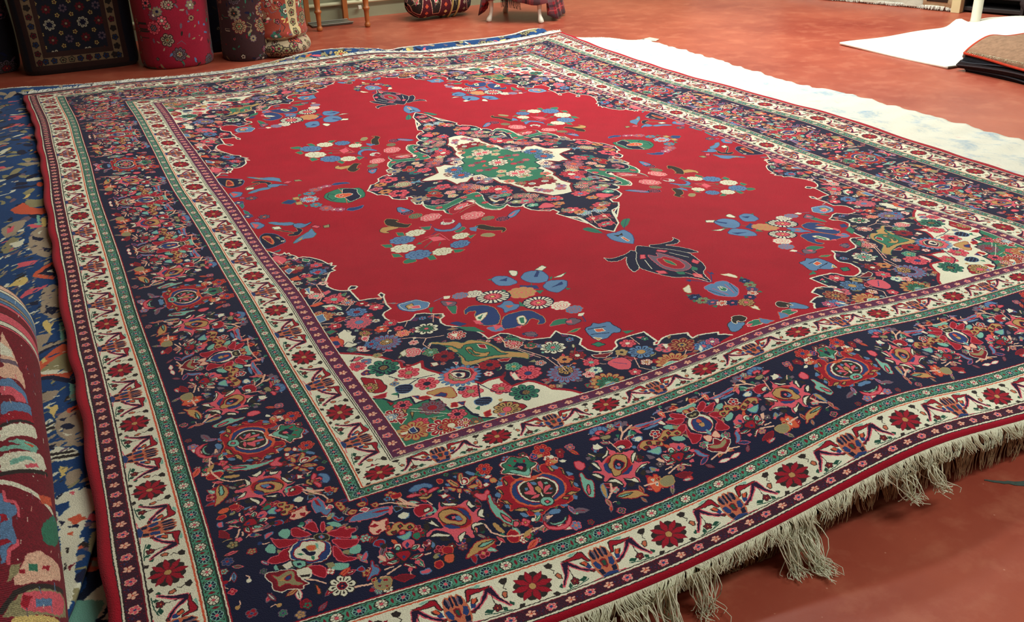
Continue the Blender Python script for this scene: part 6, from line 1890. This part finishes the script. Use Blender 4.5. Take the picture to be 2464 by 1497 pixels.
def stackrug(i):
    col,_n=cols[i];th_=ths[i];global zb
    R=empty('folded_rug',(4.3,-.15,zb),labs[i],'rug','stack of folded rugs at right')
    rs=np.random.RandomState(40+i);x0=3.475+[0,-.012,.02,.045,.14,.02][i];yl=.60+[-.04,.0,-.01,.01,-.02,.02][i]
    GX,GY=np.meshgrid(np.linspace(0,1,50),np.linspace(0,1,40))
    X=x0+1.7*GX+.01*np.sin(GY*9+i);Y=-.95+(yl+.95)*GY+.012*np.sin(GX*8+i)
    lip=np.exp(-(X-x0)/.05)
    Z=np.zeros_like(X)+th_+.004*np.sin(X*13+i)*np.sin(Y*9)
    if i<5: Z=Z*(1-.55*np.exp(-(X-x0)/.012))
    if i==5:
        t=X-x0;Z=.014+.028*np.exp(-((t-.22)/.12)**2)-.065*np.exp(-t/.07)
        Z=np.maximum(Z,-.07)
    Xl,Yl=X-4.3,Y+.15
    mt=plain('folded_rug_wool_%d'%i,(150,118,96) if i==5 else col,.95,0,.5,40,.4,.2)
    o=gridob('rug_body',Xl,Yl,Z,mt,R);solid(o,(th_ if i<5 else .008)-.002,-1)
    em=plain('rug_edge_%d'%i,(206,62,34) if i==5 else tuple(int(c*1.25+8) for c in col),.9,0,.3,60,.2)
    tubes('edge_binding',[[(Xl[-1,k],Yl[-1,k]+.001,Z[-1,k]-.004) for k in range(50)],[(Xl[k,0]-.001,Yl[k,0],Z[k,0]-.004) for k in range(40)]],.008 if i==5 else .005,em,R,6,1)
    if i in (3,4,5):
        fringe('fringe',FRM if i!=5 else FRD,R,lambda t:[x0-4.3-.0,-.80+(yl+.93)*t,float(Z[20,0])-.004],lambda t:(-1,0,0),170,.035,.25,.0016,50+i,zmin=-.03)
    zb+=th_
for i in range(6): stackrug(i)
tg=empty('price_tag',(3.56,.60,.085),'white paper tag poking out of the dark rug stack','tag')
meshob('paper',[(-.05,.02,.012),(.02,.035,.008),(.09,.025,.016),(-.02,.034,-.03),(-.045,.028,-.01)],[(0,4,3,2,1)],plain('white_paper',(236,240,240),.7,0,.02),tg)
solid(tg.children[0],.0012,0)
sc_=empty('paper_scrap',(2.43,2.45,0),'scrap of grey paper on the floor at the far corner of the white rug','paper')
meshob('paper',[(-.06,.02,.012),(-.03,0,.002),(.02,.03,.016),(.07,-.02,.006),(.02,-.05,.002),(-.055,-.01,.022)],[(0,1,2),(1,4,3,2),(0,5,1)],plain('grey_paper',(196,190,172),.8,0,.1),sc_,smooth=False);solid(sc_.children[0],.002,0)
# goods along the right wall
dv=np.array([.375,-.927]);nv_=np.array([.927,.375])
def along(s,o=0): p=np.array([4.98,2.29])+dv*s+nv_*o;return p
HG=empty('hanging_rug',(*along(-.45),0),'pale grey rug hanging along the right wall with its fringe at the floor','rug','rugs hanging on the right wall')
def panel(parent,name,s0,s1,z0_,z1_,o,mat,th_=.012,wv=.012,ref=None):
    GX,GY=np.meshgrid(np.linspace(s0,s1,40),np.linspace(0,1,14));off=o+wv*np.sin(GX*17)*(1-GY*.6)
    b=parent.location;X=4.98+dv[0]*GX+nv_[0]*off-b[0];Y=2.29+dv[1]*GX+nv_[1]*off-b[1]
    ob=gridob(name,X,Y,z0_+(z1_-z0_)*GY,mat,parent);solid(ob,th_,0);return ob
panel(HG,'pale_border',-1.25,.0,.012,.10,.02,plain('pale_rug_back',(198,198,184),.9,0,.15,20,.3))
panel(HG,'dark_field',-1.25,.0,.10,1.6,.045,plain('dark_rug_face',(52,54,60),.95,0,.4,25,.3))
b=HG.location
fringe('fringe',FRW,HG,lambda t:[*(along(-1.24+1.24*t,.015)-np.array([b[0],b[1]])),.03],lambda t:(-nv_[0],-nv_[1],0),420,.035,.7,.002,61,zmin=.003)
H2=empty('small_hanging_rug',(*along(.12,-.03),0),'small dark rug with a cream border and fringe hanging at the right wall','rug','rugs hanging on the right wall')
panel(H2,'cream_border',0.0,.235,.03,1.3,-.03,plain('cream_rug_border',(204,196,160),.9,0,.12,30,.3),.01,.004)
panel(H2,'dark_field',.03,.195,.07,1.26,-.042,plain('charcoal_rug_field',(70,72,66),.95,0,.35,40,.3),.006,.004)
b2=H2.location
fringe('fringe',FRW,H2,lambda t:[*(along(.0+.235*t,-.03)-np.array([b2[0],b2[1]])),.04],lambda t:(-nv_[0],-nv_[1],0),150,.04,.7,.002,62,zmin=.003)
CB=empty('cream_block',(*along(.27,-.01),0),'cream cardboard box wedged beside the small hanging rug','box')
box('box_body',(0,0,.16),(.07,.10,.32),plain('cream_card',(222,210,164),.7),CB,ra,.004)
SF_=empty('dark_cabinet',(*along(.52,.17),0),'dark low shelf unit with grey cloths behind the pole','cabinet')
dk=plain('dark_stained_wood',(38,34,36),.6,0,.3,20,.08)
for z in (.03,.13,.40): box('shelf',(0,0,z),(.44,.30,.03),dk,SF_,ra,.004)
for s in (-1,1): box('side_panel',(dv[0]*.22*s,dv[1]*.22*s,.28),(.025,.30,.56),dk,SF_,ra,.003)
box('back_panel',(nv_[0]*.13,nv_[1]*.13,.28),(.44,.02,.56),dk,SF_,ra)
FC=empty('folded_cloth',(*along(.45,.12),.147),'grey folded cloth on the dark shelf','cloth')
for k in range(3): box('cloth_layer',(0,0,.012+k*.02),(.20,.2,.019),plain('grey_cloth_%d'%k,(170-20*k,174-20*k,176-20*k),.9),FC,ra+.03*k,.007)
DB=empty('dark_bundle',(*along(.80,.10),0),'dark bundled textile on the floor beside the white cabinet','bundle')
V=[];n=20
for l in range(11):
    p_=math.pi*l/10
    for k in range(n):
        a=2*math.pi*k/n;r=.11*math.sin(p_)*(1+.1*math.sin(3*a+l));V.append((r*1.0*math.cos(a),r*math.sin(a),.10-.10*math.cos(p_)*(1+.05*math.sin(2*a))))
meshob('textile',V,[tuple(f) for f in gridfaces(n,11,True)],plain('dark_red_textile',(46,34,36),.95,0,.5,30,.5),DB)
CA=empty('white_cabinet',(*along(1.30,.16),0),'white low cabinet against the right wall, half out of the frame','cabinet')
wm=plain('white_laminate',(206,210,202),.45,0,.03)
box('body',(0,0,.42),(.80,.30,.82),wm,CA,ra,.006);box('door',(-nv_[0]*.158,-nv_[1]*.158,.43),(.78,.014,.76),wm,CA,ra,.004)
CBL=empty('power_cable',(*along(.92,-.04),0),'black power cable trailing down the white cabinet to the floor','cable')
q0=np.array([CBL.location[0],CBL.location[1]])
cb=[(*(along(.87,-.03)-q0),.30),(*(along(.885,-.035)-q0),.16),(*(along(.92,-.05)-q0),.07),(*(along(.99,-.08)-q0),.012),(*(along(1.06,-.09)-q0),.008)]
tubes('wire',[cb],.006,plain('black_rubber',(24,24,24),.5),CBL,8,1);box('plug',(*(along(1.075,-.09)-q0),.014),(.06,.03,.024),plain('black_plastic',(22,22,22),.4),CBL,ra,.004)
